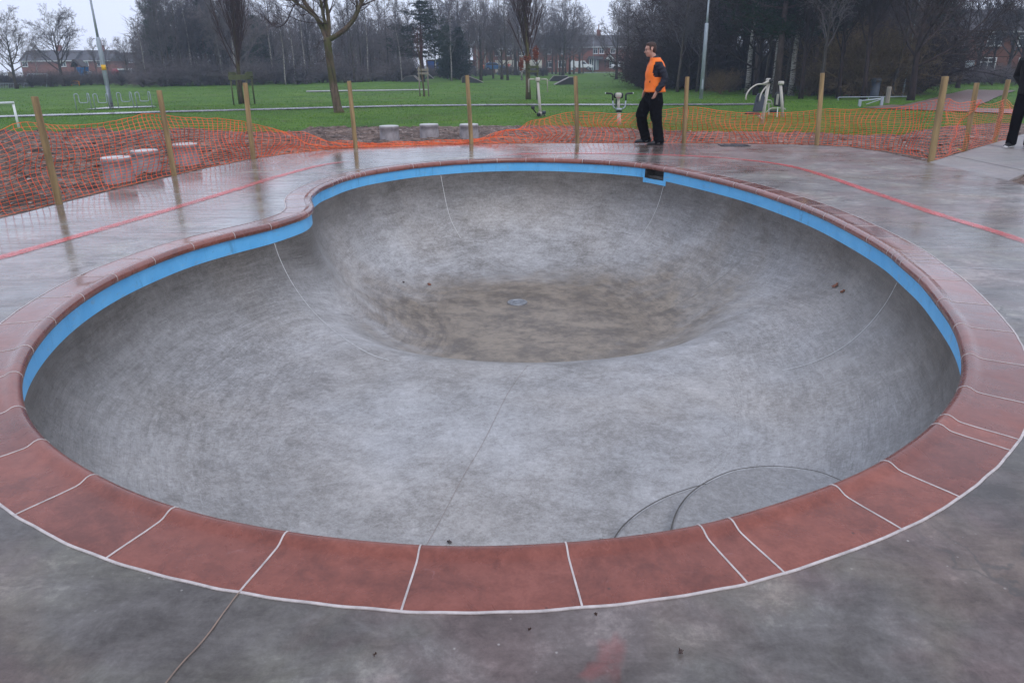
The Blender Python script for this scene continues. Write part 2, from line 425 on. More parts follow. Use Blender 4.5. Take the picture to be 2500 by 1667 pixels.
# point rings going down the wall; local radius is taken where the wall meets the floor
base_r = []
for i in range(NR):
    p = RIM[i]; q = p - NRM[i] * 1.0; base_r.append((rad(q.x, q.y), depth(q.x, q.y)))
for _ in range(40): base_r = [tuple((base_r[i - 1][k] + 2 * base_r[i][k] + base_r[(i + 1) % NR][k]) / 4 for k in (0, 1)) for i in range(NR)]
verts = []; uvs = []
s_len = PER / NR
for j in range(NPRO + 1):
    ph = (math.pi / 2) * (j / NPRO)
    for i in range(NR):
        r_, d_ = base_r[i]
        t_ = r_ * (1 - math.cos(ph)); z = -TILE - (d_ - TILE) * math.sin(ph)
        p = RIM[i] - NRM[i] * t_
        # blend the local depth towards the field of floor depths
        zf = -depth(p.x, p.y); w = (j / NPRO) ** 2
        zz = -TILE - ((d_ * (1 - w) - zf * w) - TILE) * math.sin(ph)
        verts.append((p.x, p.y, zz)); uvs.append((i * s_len, j / NPRO * 1.9))
# floor: a grid of points inside the last ring, triangulated together with it
from mathutils.geometry import delaunay_2d_cdt
last = [Vector(verts[NPRO * NR + i]) for i in range(NR)]
ringxy = [(p.x, p.y) for p in last]
def in_ring(x, y):
    c = False; j = NR - 1
    for i in range(NR):
        a, b = ringxy[i], ringxy[j]
        if (a[1] > y) != (b[1] > y) and x < (b[0] - a[0]) * (y - a[1]) / (b[1] - a[1]) + a[0]: c = not c
        j = i
    return c
gpts = []
yy = min(p[1] for p in ringxy)
while yy < max(p[1] for p in ringxy):
    xx = min(p[0] for p in ringxy)
    while xx < max(p[0] for p in ringxy):
        if in_ring(xx, yy) and min((xx - p[0]) ** 2 + (yy - p[1]) ** 2 for p in ringxy[::6]) > .006: gpts.append((xx, yy))
        xx += .09
    yy += .09
cdt = delaunay_2d_cdt([Vector(p) for p in ringxy] + [Vector(p) for p in gpts], [(i, (i + 1) % NR) for i in range(NR)], [], 1, 1e-5)
fl_faces = []; mapv = {}
for k, (co, orig) in enumerate(zip(cdt[0], cdt[3])):
    if orig and orig[0] < NR: mapv[k] = NPRO * NR + orig[0]
    else: mapv[k] = len(verts); verts.append((co.x, co.y, -depth(co.x, co.y))); uvs.append((co.x, 1.9 + co.y * .3))
for f in cdt[2]:
    q = [mapv[i] for i in f]
    a, b, c = [Vector(verts[i]) for i in q[:3]]
    if (b - a).cross(c - a).z < 0: q.reverse()
    fl_faces.append(tuple(q))
NROW = NPRO + 1
# skimmer recess position
s_sk0 = nearest_s(rim_world(1574, 408.5)); s_sk1 = nearest_s(rim_world(1620, 416.5))
i0, i1 = sorted((int(round(s_sk0)), int(round(s_sk1))))
print('skimmer', i0, i1, 'width', (i1 - i0) * s_len)
EXTRA = 1     # wall rows that the blue frame covers beneath the recess
faces = []; 
for j in range(NROW - 1):
    for i in range(NR):
        if j < EXTRA and i0 - 2 <= i < i1 + 1: continue
        a = j * NR + i; b = j * NR + (i + 1) % NR
        faces.append((a, b, b + NR, a + NR) if sg > 0 else (a, a + NR, b + NR, b))
faces += fl_faces
bmx_flip = 0
me = bpy.data.meshes.new('bowl_surface'); me.from_pydata(verts, [], faces); me.update(); smooth_mesh(me)
uvl = me.uv_layers.new(name='UVMap'); li = np.empty(len(me.loops), dtype=np.int32); me.loops.foreach_get('vertex_index', li)
ua = np.array(uvs)[li]; uvl.data.foreach_set('uv', ua.ravel())
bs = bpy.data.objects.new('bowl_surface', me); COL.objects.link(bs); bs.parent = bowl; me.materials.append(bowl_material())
BVH = BVHTree.FromPolygons([Vector(v) for v in verts], faces)
def onbowl(u, v):
    h = BVH.ray_cast(CAM, ray(u, v)); return h[0], h[1]
# blue band
b = MB(); ZB = [-.05, -.095, -.14, -TILE]
for i in range(NR):
    i2 = (i + 1) % NR
    cut = i0 <= i < i1
    inside = i0 - 2 <= i < i1 + 1
    for k in range(3):
        if cut: continue
        p, q = RIM[i], RIM[i2]
        b.add([(p.x, p.y, ZB[k]), (q.x, q.y, ZB[k]), (q.x, q.y, ZB[k + 1]), (p.x, p.y, ZB[k + 1])], [(0, 1, 2, 3)])
    if inside:
        for k in range(EXTRA):
            vs = [verts[k * NR + i], verts[k * NR + i2], verts[(k + 1) * NR + i2], verts[(k + 1) * NR + i]]
            b.add(vs, [(0, 1, 2, 3)])
o = b.build('blue_band', M_blue, bowl, True)
# recess box, its inside in darker concrete than the wall
sk = MB(); dpt = .20
P0, N0 = RIM[i0], NRM[i0]; P1, N1 = RIM[i1], NRM[i1]
A = [Vector((P0.x, P0.y, -.05)), Vector((P1.x, P1.y, -.05)), Vector((P1.x, P1.y, -TILE)), Vector((P0.x, P0.y, -TILE))]
mid = [RIM[k] for k in range(i0, i1 + 1)]
NB = ((N0 + N1) / 2).normalized()
Bk = [a + NB * dpt for a in A]
sk.add(A + Bk, [(0, 4, 5, 1), (1, 5, 6, 2), (3, 2, 6, 7), (0, 3, 7, 4), (4, 7, 6, 5)])
sk.add([(RIM[k].x, RIM[k].y, -TILE) for k in range(i0, i1 + 1)], [tuple(range(i1 - i0 + 1))])
sk.box(((P0 + P1) / 2 + NB * .10 + Vector((0, 0, -TILE + .02))).to_tuple(), ((P1 - P0).length * .96, .05, .035), math.atan2((P1 - P0).y, (P1 - P0).x))
sk.build('skimmer_recess', simple('dark_concrete', (.10, .092, .085), .5, .5, 14), bowl)

# coping blocks
PROF = [(.004, -.052), (-.018, -.050), (-.032, -.039), (-.037, -.021), (-.035, -.003), (-.027, .011), (-.013, .021), (.002, .024), (.017, .021), (.031, .014),
        (.044, .008), (.060, .005), (.12, .0032), (.235, .003), (CW - .006, .002), (CW, .001), (CW, -.03)]
def strip(sa, sb, prof, step=.9, lift=0.0, caps=True):
    n = max(2, int(math.ceil((sb - sa) / step)) + 1); mb = MB(); vs = []; k = len(prof)
    for i in range(n):
        p, nn = rimat(sa + (sb - sa) * i / (n - 1))
        for (o_, z_) in prof: vs.append((p.x + nn.x * o_, p.y + nn.y * o_, z_ + lift))
    fs = [(i * k + j, i * k + j + 1, (i + 1) * k + j + 1, (i + 1) * k + j) for i in range(n - 1) for j in range(k - 1)]
    if caps: fs += [tuple(range(k - 1, -1, -1)), tuple((n - 1) * k + j for j in range(k))]
    mb.add(vs, fs); return mb
JOINT_PX = [(93, 1076), (221, 1163), (419, 1244), (697, 1304), (1025, 1338), (1383, 1331), (1710, 1286), (1785, 1271), (2040, 1188), (2168, 1128), (2293, 1037),
            (2317, 1016), (2359, 949), (2367, 874), (2345, 804), (2302, 745), (2256, 691), (2208, 650), (2197, 641), (2186, 632), (2176, 622), (2125, 590), (2070, 560),
            (2018, 534), (1962, 510), (1906, 490), (1852, 472), (1796, 456), (1739, 442), (1682, 429), (1627, 417), (1568, 408), (1552, 406.5), (1490, 401), (1423, 397.3), (1354, 394.8),
            (1284, 394), (1213, 395.2), (1143, 398), (1073, 403), (1006, 409.5), (945, 418), (887, 428), (875, 431), (864, 434), (853, 437), (843, 440), (831, 444),
            (820, 448), (808, 453), (762, 478), (754, 492), (759, 512), (747, 528), (657, 558.5), (568, 580), (466, 608), (370, 643), (276, 685), (193, 733), (120, 789), (61, 854), (32, 915), (38, 995)]
JS = sorted(nearest_s(rim_world(u, v)) for u, v in JOINT_PX)
OUTP = [(a - .001 if a < 0 else a, b_ + .002) for a, b_ in PROF[1:-1]]
for a, b_ in zip(JS, JS[1:] + [JS[0] + NR]):
    o = strip(a, b_, PROF).build('coping_block', M_coping, bowl, True)
    md = o.modifiers.new('e', 'EDGE_SPLIT'); md.split_angle = R(50)
g = MB()
for s in JS:
    w = .0029 / s_len
    q = strip(s - w, s + w, OUTP, 10, .0004); g.add(q.v, q.f)
ol = [(CW - .0045, .0032), (CW + .005, .0032), (CW + .0055, -.01)]
n = NR * 2; vs = []
for i in range(n):
    p, nn = rimat(i / 2); wob = noise.noise(Vector((p.x * 9, p.y * 9, 0))) * .004
    for (o_, z_) in ol: vs.append((p.x + nn.x * (o_ + wob), p.y + nn.y * (o_ + wob), z_))
fs = [(i * 3 + j, i * 3 + j + 1, ((i + 1) % n) * 3 + j + 1, ((i + 1) % n) * 3 + j) for i in range(n) for j in range(2)]
g.add(vs, fs)
g.build('mortar_line', M_white, bowl)

# pale construction joints on the bowl wall: thin ribbons that follow the surface
def ribbon_on(pxs, w, lift=.003, mb=None, sub=6):
    mb = mb or MB(); pts = []
    for (a, b_) in zip(pxs, pxs[1:]):
        for k in range(sub): pts.append((a[0] + (b_[0] - a[0]) * k / sub, a[1] + (b_[1] - a[1]) * k / sub))
    pts.append(pxs[-1]); W = []
    for p in pts:
        h, nn = onbowl(*p)
        if h is None: continue
        if nn.z < 0: nn = -nn
        W.append((h, nn))
    vs = []
    for i, (h, nn) in enumerate(W):
        t = (W[min(i + 1, len(W) - 1)][0] - W[max(0, i - 1)][0]).normalized(); sd = nn.cross(t).normalized()
        vs += [h + nn * lift - sd * w / 2, h + nn * lift + sd * w / 2]
    mb.add(vs, [(2 * i, 2 * i + 1, 2 * i + 3, 2 * i + 2) for i in range(len(W) - 1)]); return mb
def cr_px(p, k=6):
    out = []
    q = [p[0]] + list(p) + [p[-1]]
    for i in range(1, len(q) - 2):
        for j in range(k):
            t = j / k; out.append(tuple(.5 * (2 * q[i][a] + (q[i + 1][a] - q[i - 1][a]) * t + (2 * q[i - 1][a] - 5 * q[i][a] + 4 * q[i + 1][a] - q[i + 2][a]) * t * t + (3 * q[i][a] - q[i - 1][a] - 3 * q[i + 1][a] + q[i + 2][a]) * t ** 3) for a in (0, 1)))
    out.append(p[-1]); return out
_jm = simple('pale_joint', (.55, .54, .53), .7, .2, 20)
ribbon_on(cr_px([(667, 585), (682, 630), (712, 690), (755, 750), (800, 795), (850, 833), (905, 865), (950, 880)]), .010).build('construction_joint', _jm, bowl)
ribbon_on(cr_px([(1076, 428), (1082, 460), (1090, 500), (1102, 540), (1125, 582)]), .009).build('construction_joint', _jm, bowl)
ribbon_on(cr_px([(1620, 455), (1605, 505), (1580, 555), (1545, 600)]), .009).build('construction_joint', _jm, bowl)
ribbon_on(cr_px([(2192, 688), (2160, 745), (2110, 805), (2055, 850), (1985, 885), (1910, 905)]), .009).build('construction_joint', _jm, bowl)
g = MB(); ribbon_on(cr_px([(1040, 1333), (1075, 1270), (1130, 1165), (1180, 1080), (1240, 960), (1290, 890)]), .0028, mb=g)
g.build('floor_joint', simple('rusty_joint', (.27, .22, .20), .7, .3, 20), bowl)
# dark spray marks high on the right wall
g = MB()
ribbon_on(cr_px([(2258, 1058), (2275, 1042), (2292, 1020), (2306, 1008), (2316, 1003), (2310, 1014), (2296, 1028)]), .022, mb=g)
ribbon_on(cr_px([(2222, 1088), (2238, 1072), (2252, 1066), (2262, 1056)]), .03, mb=g)
g.build('paint_mark', simple('black_spray_paint', (.03, .03, .035), .6, .3, 20), bowl)
# drain
dp, _ = onbowl(1263, 739)
dr = MB(); n = 40
ringz = [(.0, .004), (.095, .004), (.098, .0), (.104, -.001), (.108, .006), (.132, .007), (.136, -.004)]
vs = []
for (r_, z_) in ringz:
    for k in range(n): vs.append((r_ * math.cos(2 * math.pi * k / n), r_ * math.sin(2 * math.pi * k / n), z_))
fs = [(i * n + k, i * n + (k + 1) % n, (i + 1) * n + (k + 1) % n, (i + 1) * n + k) for i in range(len(ringz) - 1) for k in range(n)]
dr.add(vs, fs)
for k in range(14):
    a = 2 * math.pi * k / 14
    dr.box((.06 * math.cos(a), .06 * math.sin(a), .0055), (.035, .008, .004), a)
dr.build('drain_cover', simple('galvanised_cover', (.33, .34, .36), .35, .2, 30, .6), bowl, False, dp + Vector((0, 0, .006)))
# two round steps in the shallow corner
zf = -0.93
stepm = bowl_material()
M_seam = simple('dark_seam', (.08, .07, .06), .7, .3, 20)
def step_disc(pxs, ztop, zbot, name):
    pts = [atz(u, v, ztop) for u, v in cr_px(pxs, 5)]
    c = sum(pts, Vector()) / len(pts)
    # close the outline towards the wall, under the coping
    back = [nearest_s(pts[-1]), nearest_s(pts[0])]
    sa, sb = back
    if sa < sb - NR / 2: sa += NR
    if sb < sa - NR / 2: sb += NR
    ext = []
    for k in range(13):
        q, nn = rimat(sa + (sb - sa) * k / 12); ext.append(Vector((q.x, q.y, ztop)) - nn * .02)
    loop = pts + ext; n = len(loop); r_ = .02
    def inset(d):
        out = []
        for i, p in enumerate(loop):
            t = (loop[(i + 1) % n] - loop[i - 1]).normalized(); nn = Vector((t.y, -t.x, 0))
            if (p - c).dot(nn) > 0: nn = -nn
            out.append(p + nn * d)
        return out
    L = [[Vector((p.x, p.y, zbot)) for p in loop], [Vector((p.x, p.y, ztop - r_)) for p in loop], [Vector((p.x, p.y, ztop - r_ * .3)) for p in inset(r_ * .3)], [Vector((p.x, p.y, ztop)) for p in inset(r_)]]
    mb = MB(); mb.add([v for l in L for v in l], [(j * n + i, j * n + (i + 1) % n, (j + 1) * n + (i + 1) % n, (j + 1) * n + i) for j in range(3) for i in range(n)])
    tri = tessellate_polygon([L[3]]); mb.add(L[3], tri)
    o = mb.build(name, stepm, bowl); rb = MB(); k_ = len(pts); vs_ = []
    for i, p in enumerate(pts):
        t_ = (pts[min(i + 1, k_ - 1)] - pts[max(0, i - 1)]).normalized(); s_ = Vector((-t_.y, t_.x, 0)) * .004; vs_ += [p + s_ + Vector((0, 0, .0015)), p - s_ + Vector((0, 0, .0015))]
    rb.add(vs_, [(2 * i, 2 * i + 1, 2 * i + 3, 2 * i + 2) for i in range(k_ - 1)]); rb.build('step_edge', M_seam, o); return o
step_disc([(1497, 1318), (1520, 1285), (1560, 1250), (1610, 1220), (1665, 1198), (1730, 1180), (1810, 1168), (1900, 1175), (1990, 1200), (2080, 1235)], zf + .10, zf - .1, 'lower_step')
step_disc([(1636, 1305), (1644, 1270), (1660, 1235), (1690, 1200), (1740, 1168), (1800, 1146), (1880, 1138), (1950, 1143), (2010, 1155), (2080, 1185)], zf + .19, zf - .1, 'upper_step')
# ------------------------------------------------------------------ deck
def bz(u, v, z=0): p = atz(u, v, z); p.z = 0; return p
EDGE_PX = [(0, 534), (60, 520), (145, 498), (285, 463), (425, 430), (520, 408), (620, 389), (700, 377), (790, 367), (900, 360), (1020, 355), (1151, 352), (1280, 351), (1411, 350.5),
           (1550, 350), (1670, 350.5), (1800, 351.5), (1900, 353), (1995, 355.5), (2080, 361), (2170, 374), (2266, 396)]
EDGE = [bz(u, v) for u, v in EDGE_PX]
A_, B_, C_, D_ = bz(2266, 396), bz(2431, 347.5), bz(2462, 441), bz(2500, 425)
pd = (B_ - A_).normalized()
dl = (bz(2500, 452) - C_).normalized()
deck_loop = EDGE + [C_, C_ + dl * 3.0, Vector((11, 3, 0)), Vector((11, -7, 0)), Vector((-11, -7, 0)), Vector((-11, EDGE[0].y - 3.6, 0))]
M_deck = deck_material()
hole = []
for i in range(NR):
    p, nn = RIM[i], NRM[i]; q = p + nn * (CW - .004); hole.append(Vector((q.x, q.y, 0)))
tri = tessellate_polygon([deck_loop, hole]); allv = deck_loop + hole
dm = MB(); dm.add(allv, tri)
n = len(deck_loop)
dm.add([Vector((p.x, p.y, 0)) for p in deck_loop] + [Vector((p.x, p.y, -.22)) for p in deck_loop], [(i, (i + 1) % n, n + (i + 1) % n, n + i) for i in range(n)])
deck = dm.build('concrete_deck', M_deck); tag(deck, kind='structure')
# flip check: make sure upper faces look up
bmx = bmesh.new(); bmx.from_mesh(deck.data); bmesh.ops.recalc_face_normals(bmx, faces=bmx.faces)
up = sum(f.normal.z * f.calc_area() for f in bmx.faces)
if up < 0: bmesh.ops.reverse_faces(bmx, faces=bmx.faces)
bmx.to_mesh(deck.data); bmx.free()
# slab path leaving to the right
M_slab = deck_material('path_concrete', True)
off = A_ + (C_ - A_) * 0.004
pl = [off, off + pd * 1.1, B_, B_ + pd * 9, C_ + pd * 12, C_ + (C_ - A_) * -.003]
sm = MB(); cs = [Vector((p.x, p.y, -.004)) for p in pl]; sm.add(cs, tessellate_polygon([cs])); k = len(cs)
sm.add(cs + [Vector((p.x, p.y, -.2)) for p in cs], [(i, (i + 1) % k, k + (i + 1) % k, k + i) for i in range(k)])
slab = sm.build('concrete_path', M_slab); tag(slab, kind='structure')
g = MB()
for f in (1.15, 3.4, 5.6):
    a = A_ + pd * f; b_ = C_ + pd * (f * .98); g.add([a + pd * .0 + Vector((0, 0, 0)), a + pd * .02, b_ + pd * .02, b_], [(0, 1, 2, 3)])
sj = g.build('slab_joint', simple('dark_joint_grit', (.10, .085, .08), .7, .3, 20), slab)  # dark grit in the joints between slabs

def flat_ribbon(pts, w, z, mb=None, wob=0.0, frq=7):
    mb = mb or MB(); vs = []
    for i, p in enumerate(pts):
        t = (pts[min(i + 1, len(pts) - 1)] - pts[max(0, i - 1)]).normalized(); s = Vector((-t.y, t.x, 0))
        w1 = w / 2 + wob * noise.noise(Vector((p.x * frq, p.y * frq, 1))); w2 = w / 2 + wob * noise.noise(Vector((p.x * frq, p.y * frq, 9)))
        vs += [Vector((p.x, p.y, z)) + s * w1, Vector((p.x, p.y, z)) - s * w2]
    mb.add(vs, [(2 * i, 2 * i + 1, 2 * i + 3, 2 * i + 2) for i in range(len(pts) - 1)]); return mb
def dense(pxs, k=8): return [bz(u, v) for u, v in cr_px(pxs, k)]
# worn red sprayed line round the deck
def red_line_material():
    t = NT('faded_red_spray')
    a = t.noise(5, 6, .7, .6); b_ = t.noise(50, 4, .7)
    col = t.ramp(a, [(.3, (.62, .06, .06)), (.7, (.88, .17, .16))])
    t.done(col, .22, t.bump(b_, .1, .002), 0, .5)
    tr = t.n('ShaderNodeBsdfTransparent'); mx = t.n('ShaderNodeMixShader')
    e = t.noise(9, 6, .8, 1.2); e2 = t.noise(.8, 3, .5)
    fac = t.math('MULTIPLY', t.range(t.math('ADD', e, t.math('MULTIPLY', e2, .45)), .50, .78, .10, .80), 1.0)
    at = t.n('ShaderNodeAttribute'); at.attribute_name = 'edge'
    fac = t.math('MULTIPLY', fac, at.outputs['Fac'])
    t.link(fac, mx.inputs[0]); t.link(tr.outputs[0], mx.inputs[1]); t.link(t.b.outputs[0], mx.inputs[2])
    t.link(mx.outputs[0], t.t.nodes['Material Output'].inputs[0])
    return t.m
def soft_ribbon(mb, at, pts, w, z, ends=1.2):
    n = len(pts); offs = [-.5, -.32, 0, .32, .5]; al = [0, 1, 1, 1, 0]; base = len(mb.v); vs = []
    cum = [0]
    for i in range(1, n): cum.append(cum[-1] + (pts[i] - pts[i - 1]).length)
    for i, p in enumerate(pts):
        t = (pts[min(i + 1, n - 1)] - pts[max(0, i - 1)]).normalized(); s = Vector((-t.y, t.x, 0))
        e = min(1, cum[i] / ends, (cum[-1] - cum[i]) / ends)
        ww = w * (1 + .25 * noise.noise(Vector((p.x * 3, p.y * 3, 5))))
        for o_, a_ in zip(offs, al): vs.append(Vector((p.x, p.y, z)) + s * ww * o_); at.append(a_ * max(.0, e))
    mb.add(vs, [(i * 5 + j, i * 5 + j + 1, (i + 1) * 5 + j + 1, (i + 1) * 5 + j) for i in range(n - 1) for j in range(4)])
mb = MB(); at = []
soft_ribbon(mb, at, dense([(-120, 668), (0, 630), (150, 588), (300, 545), (430, 507), (560, 468), (680, 431), (780, 405), (860, 393)]), .155, .004, .5)
soft_ribbon(mb, at, dense([(1180, 384), (1300, 376), (1450, 375), (1600, 378), (1750, 385), (1880, 398), (1960, 414), (2050, 442), (2150, 477), (2300, 527), (2420, 563), (2500, 590), (2620, 632)]), .145, .004, .9)
# faint red blot on the near deck
def blot(cx, cy, rx, ry, seed):
    c = bz(cx, cy); base = len(mb.v); vs = [c + Vector((0, 0, .004))]; at.append(.18)
    for rr_, al_ in ((.55, .15), (1.0, 0)):
        for k in range(28):
            a = 2 * math.pi * k / 28; f = 1 + .5 * noise.noise(Vector((math.cos(a) * 1.5, math.sin(a) * 1.5, seed)))
            vs.append(c + Vector((math.cos(a) * rx * f * rr_ + math.sin(a) * rx * .4 * rr_, math.sin(a) * ry * f * rr_, .004))); at.append(al_)
    fs = [(0, 1 + k, 1 + (k + 1) % 28) for k in range(28)] + [(1 + k, 29 + k, 29 + (k + 1) % 28, 1 + (k + 1) % 28) for k in range(28)]
    mb.add(vs, fs)
blot(1492, 1600, .05, .09, 3); blot(1450, 1640, .05, .035, 5)
o = mb.build('sprayed_line', red_line_material(), deck)
a_ = o.data.attributes.new('edge', 'FLOAT', 'POINT'); a_.data.foreach_set('value', at)
# saw-cut joints in the deck
g = MB()
flat_ribbon([bz(a, b) for a, b in cr_px([(600, 1428), (560, 1478), (500, 1560), (440, 1625), (400, 1675), (330, 1760)], 10)], .0045, .0036, g, .001, 30)
o = g.build('saw_cut_joint', M_crust, deck)
g = MB()
for pts in ([(2287, 652), (2400, 656), (2560, 664)], [(2010, 505), (2060, 500), (2200, 480), (2420, 452)], [(2240, 470), (2300, 472), (2460, 452)], [(520, 568), (300, 566), (0, 560)]):
    flat_ribbon([bz(a, b) for a, b in cr_px(pts, 8)], .007, .0034, g, .002, 30)
g.build('hairline_joint', simple('pale_hairline', (.48, .46, .47), .5, .2, 20), deck)

# ------------------------------------------------------------------ lawn
for (u, v, rr_, h) in ((1700, 196, 5, .55), (1850, 205, 4, .35), (1560, 190, 5, .35), (1230, 190, 5, .35), (930, 206, 6, .22), (1450, 186, 6, .45), (1980, 220, 4, .3)):
    p = gp(u, v); MOUNDS.append((p.x, p.y, rr_, h))
DP = [Vector((p.x, p.y)) for p in deck_loop] 
def inpoly(x, y, poly):
    c = False; n = len(poly); j = n - 1
    for i in range(n):
        a, b = poly[i], poly[j]
        if (a[1] > y) != (b[1] > y) and x < (b[0] - a[0]) * (y - a[1]) / (b[1] - a[1]) + a[0]: c = not c
        j = i
    return c
def dist_poly(x, y, poly, closed=True):
    best = 1e9; n = len(poly)
    for i in range(n if closed else n - 1):
        a, b = poly[i], poly[(i + 1) % n]; dx, dy = b[0] - a[0], b[1] - a[1]
        L = dx * dx + dy * dy; t = 0 if L == 0 else max(0, min(1, ((x - a[0]) * dx + (y - a[1]) * dy) / L))
        d = math.hypot(x - a[0] - t * dx, y - a[1] - t * dy); best = min(best, d)
    return best
deck_xy = [(p.x, p.y) for p in deck_loop]
def axis(lo, hi, n, c, k):
    out = []
    for i in range(n + 1):
        u = -1 + 2 * i / n; s = math.sinh(k * u) / math.sinh(k)
        out.append(c + (s * (hi - c) if s > 0 else -s * (lo - c)))
    return out
SOIL_TOP = [(-500, 345), (0, 325), (60, 318), (120, 313), (300, 311), (420, 312), (520, 318), (600, 328), (680, 333), (720, 322), (760, 310), (830, 307), (900, 305), (1050, 304), (1200, 308), (1400, 311), (1540, 320),
            (1640, 325), (1800, 328), (1990, 331), (2110, 336), (2180, 337), (2230, 325), (2290, 312), (2380, 307), (2440, 304), (2560, 300)]
ST = [gp(u, v) for u, v in SOIL_TOP]
soil_poly = [(p.x, p.y) for p in ST] + [(24, 8), (14, 2), (-22, 0)]
XS = axis(-280, 280, 230, 0, 5.2); YS = axis(-120, 330, 250, 8, 5.2)
vs = [(x, y, gz(x, y) + (.03 * noise.noise(Vector((x * .8, y * .8, 0))) if abs(x) > 30 or y > 30 else -.16 * (inpoly(x, y, soil_poly) and dist_poly(x, y, soil_poly[:len(ST)], False) > .35))) for y in YS for x in XS]
nx = len(XS); fs = []
for j in range(len(YS) - 1):
    for i in range(nx - 1):
        cx, cy = (XS[i] + XS[i + 1]) / 2, (YS[j] + YS[j + 1]) / 2
        if abs(cx) < 12 and -8 < cy < 16 and inpoly(cx, cy, deck_xy) and dist_poly(cx, cy, deck_xy) > .55: continue
        fs.append((j * nx + i, j * nx + i + 1, (j + 1) * nx + i + 1, (j + 1) * nx + i))
def grass_material():
    t = NT('lawn_grass')
    a = t.noise(.22, 5, .6, .3); b_ = t.noise(1.6, 6, .65, .5); c = t.noise(22, 5, .75)
    s = t.math('ADD', t.math('MULTIPLY', a, .35), t.math('ADD', t.math('MULTIPLY', b_, .3), t.math('MULTIPLY', c, .35)))
    col = t.ramp(s, [(.34, (.022, .060, .006)), (.5, (.070, .160, .012)), (.66, (.145, .235, .020))])
    mud = t.noise(.5, 5, .6, .6, t.map(loc=(3, 9, 0)))
    col = t.mix(t.range(mud, .54, .70, 0, .55), col, (.085, .065, .035))
    return t.done(col, .75, t.bump(c, .8, .05), 0, .2)
M_grass = grass_material()
lawn = MB().add(vs, fs).build('lawn', M_grass, None, True); tag(lawn, kind='structure')

# ------------------------------------------------------------------ bare soil round the deck
SOIL_C = .13
def soil_h(x, y):
    n1 = noise.fractal(Vector((x * .9, y * .9, 3)), 1, 2, 3); n2 = noise.fractal(Vector((x * 4.5, y * 4.5, 7)), .9, 2, 4)
    left = sstep(-1, -6, x)
    return .050 * n1 * (1 + 1.3 * left) + (.036 + .05 * left) * n2
def soil_material():
    t = NT('bare_soil')
    a = t.noise(1.4, 6, .65, .6); b_ = t.noise(9, 6, .75, .8); c = t.noise(45, 5, .8)
    s = t.math('ADD', t.math('MULTIPLY', a, .3), t.math('ADD', t.math('MULTIPLY', b_, .35), t.math('MULTIPLY', c, .35)))
    col = t.ramp(s, [(.42, (.020, .012, .008)), (.48, (.078, .044, .030)), (.54, (.225, .150, .115)), (.63, (.42, .325, .28))])
    return t.done(col, .7, t.bump(c, .9, .03), 0, .35)
M_soil = soil_material()
xs = np.arange(-25, 20, SOIL_C); ys = np.arange(2, 27, SOIL_C)
idx = {}; vs = []; fs = []
def svert(i, j):
    k = (i, j)
    if k in idx: return idx[k]
    x, y = float(xs[i]), float(ys[j])
    din = dist_poly(x, y, soil_poly[:len(ST)], False)
    inside = inpoly(x, y, soil_poly)
    sd = din if inside else -din
    sd += .35 * noise.noise(Vector((x * 1.3, y * 1.3, 4))) + .18 * noise.noise(Vector((x * 5, y * 5, 4)))
    w = sstep(-.15, .25, sd)
    z = gz(x, y) + (.055 + soil_h(x, y)) * w - .10 * (1 - w)
    dd = dist_poly(x, y, deck_xy); ind = inpoly(x, y, deck_xy)
    zd = -.035 + .02 * noise.noise(Vector((x * 6, y * 6, 2)))
    if ind: z = min(z, -.05)
    elif dd < .9: z = zd + (z - zd) * sstep(.05, .9, dd)
    idx[k] = len(vs); vs.append((x, y, z)); return idx[k]
slab_xy = [(p.x, p.y) for p in pl]
for j in range(len(ys) - 1):
    for i in range(len(xs) - 1):
        x, y = float(xs[i]) + SOIL_C / 2, float(ys[j]) + SOIL_C / 2
        if not inpoly(x, y, soil_poly) and dist_poly(x, y, soil_poly[:len(ST)], False) > .8: continue
        if y < EDGE[0].y - 4 and x < 0 or y < 5 and x > 0: continue
        if inpoly(x, y, deck_xy) and dist_poly(x, y, deck_xy) > .3: continue
        if inpoly(x, y, slab_xy) and dist_poly(x, y, slab_xy) > .3: continue
        fs.append((svert(i, j), svert(i + 1, j), svert(i + 1, j + 1), svert(i, j + 1)))
soil = MB().add(vs, fs).build('bare_soil', M_soil, None, True); tag(soil, kind='structure')
SOILB = BVHTree.FromPolygons([Vector(v) for v in vs], fs)
# lumps, stones and bark chips: nobody could count them
chips = MB(); cr = random.Random(5)
sv = vs; cnt = 0
for _ in range(30000):
    f = cr.choice(fs); a, b_, c, d = [Vector(sv[i]) for i in f]
    p = a.lerp(b_, cr.random()).lerp(d.lerp(c, cr.random()), cr.random())
    if inpoly(p.x, p.y, deck_xy) or inpoly(p.x, p.y, slab_xy): continue
    if p.z < gz(p.x, p.y) - .02: continue
    s = cr.uniform(.007, .022) * (1.6 if cr.random() < .08 else 1) * (1.0 + .5 * sstep(9, 16, p.length))
    M = Matrix.Rotation(cr.uniform(0, 6.3), 4, 'Z') @ Matrix.Rotation(cr.uniform(-.5, .5), 4, 'X')
    sx, sy, sz = s * cr.uniform(1, 2.4), s * cr.uniform(.5, 1), s * cr.uniform(.3, .8)
    q = [M @ Vector(v) + p + Vector((0, 0, sz * .3)) for v in ((-sx, -sy * .4, 0), (-sx * .3, sy, 0), (sx, sy * .5, 0), (sx * .5, -sy, 0), (0, 0, sz))]
    chips.add(q, [(0, 3, 4), (3, 2, 4), (2, 1, 4), (1, 0, 4)])
def chip_material():
    t = NT('soil_chips'); g_ = t.n('ShaderNodeNewGeometry')
    col = t.ramp(g_.outputs['Random Per Island'], [(0, (.04, .024, .018)), (.4, (.13, .085, .065)), (.8, (.22, .165, .14)), (1, (.36, .30, .27))])
    return t.done(col, .6, None, 0, .4)
o = chips.build('soil_chips', chip_material()); tag(o, 'loose stones and bark chips strewn over the bare soil', 'debris', kind='stuff')
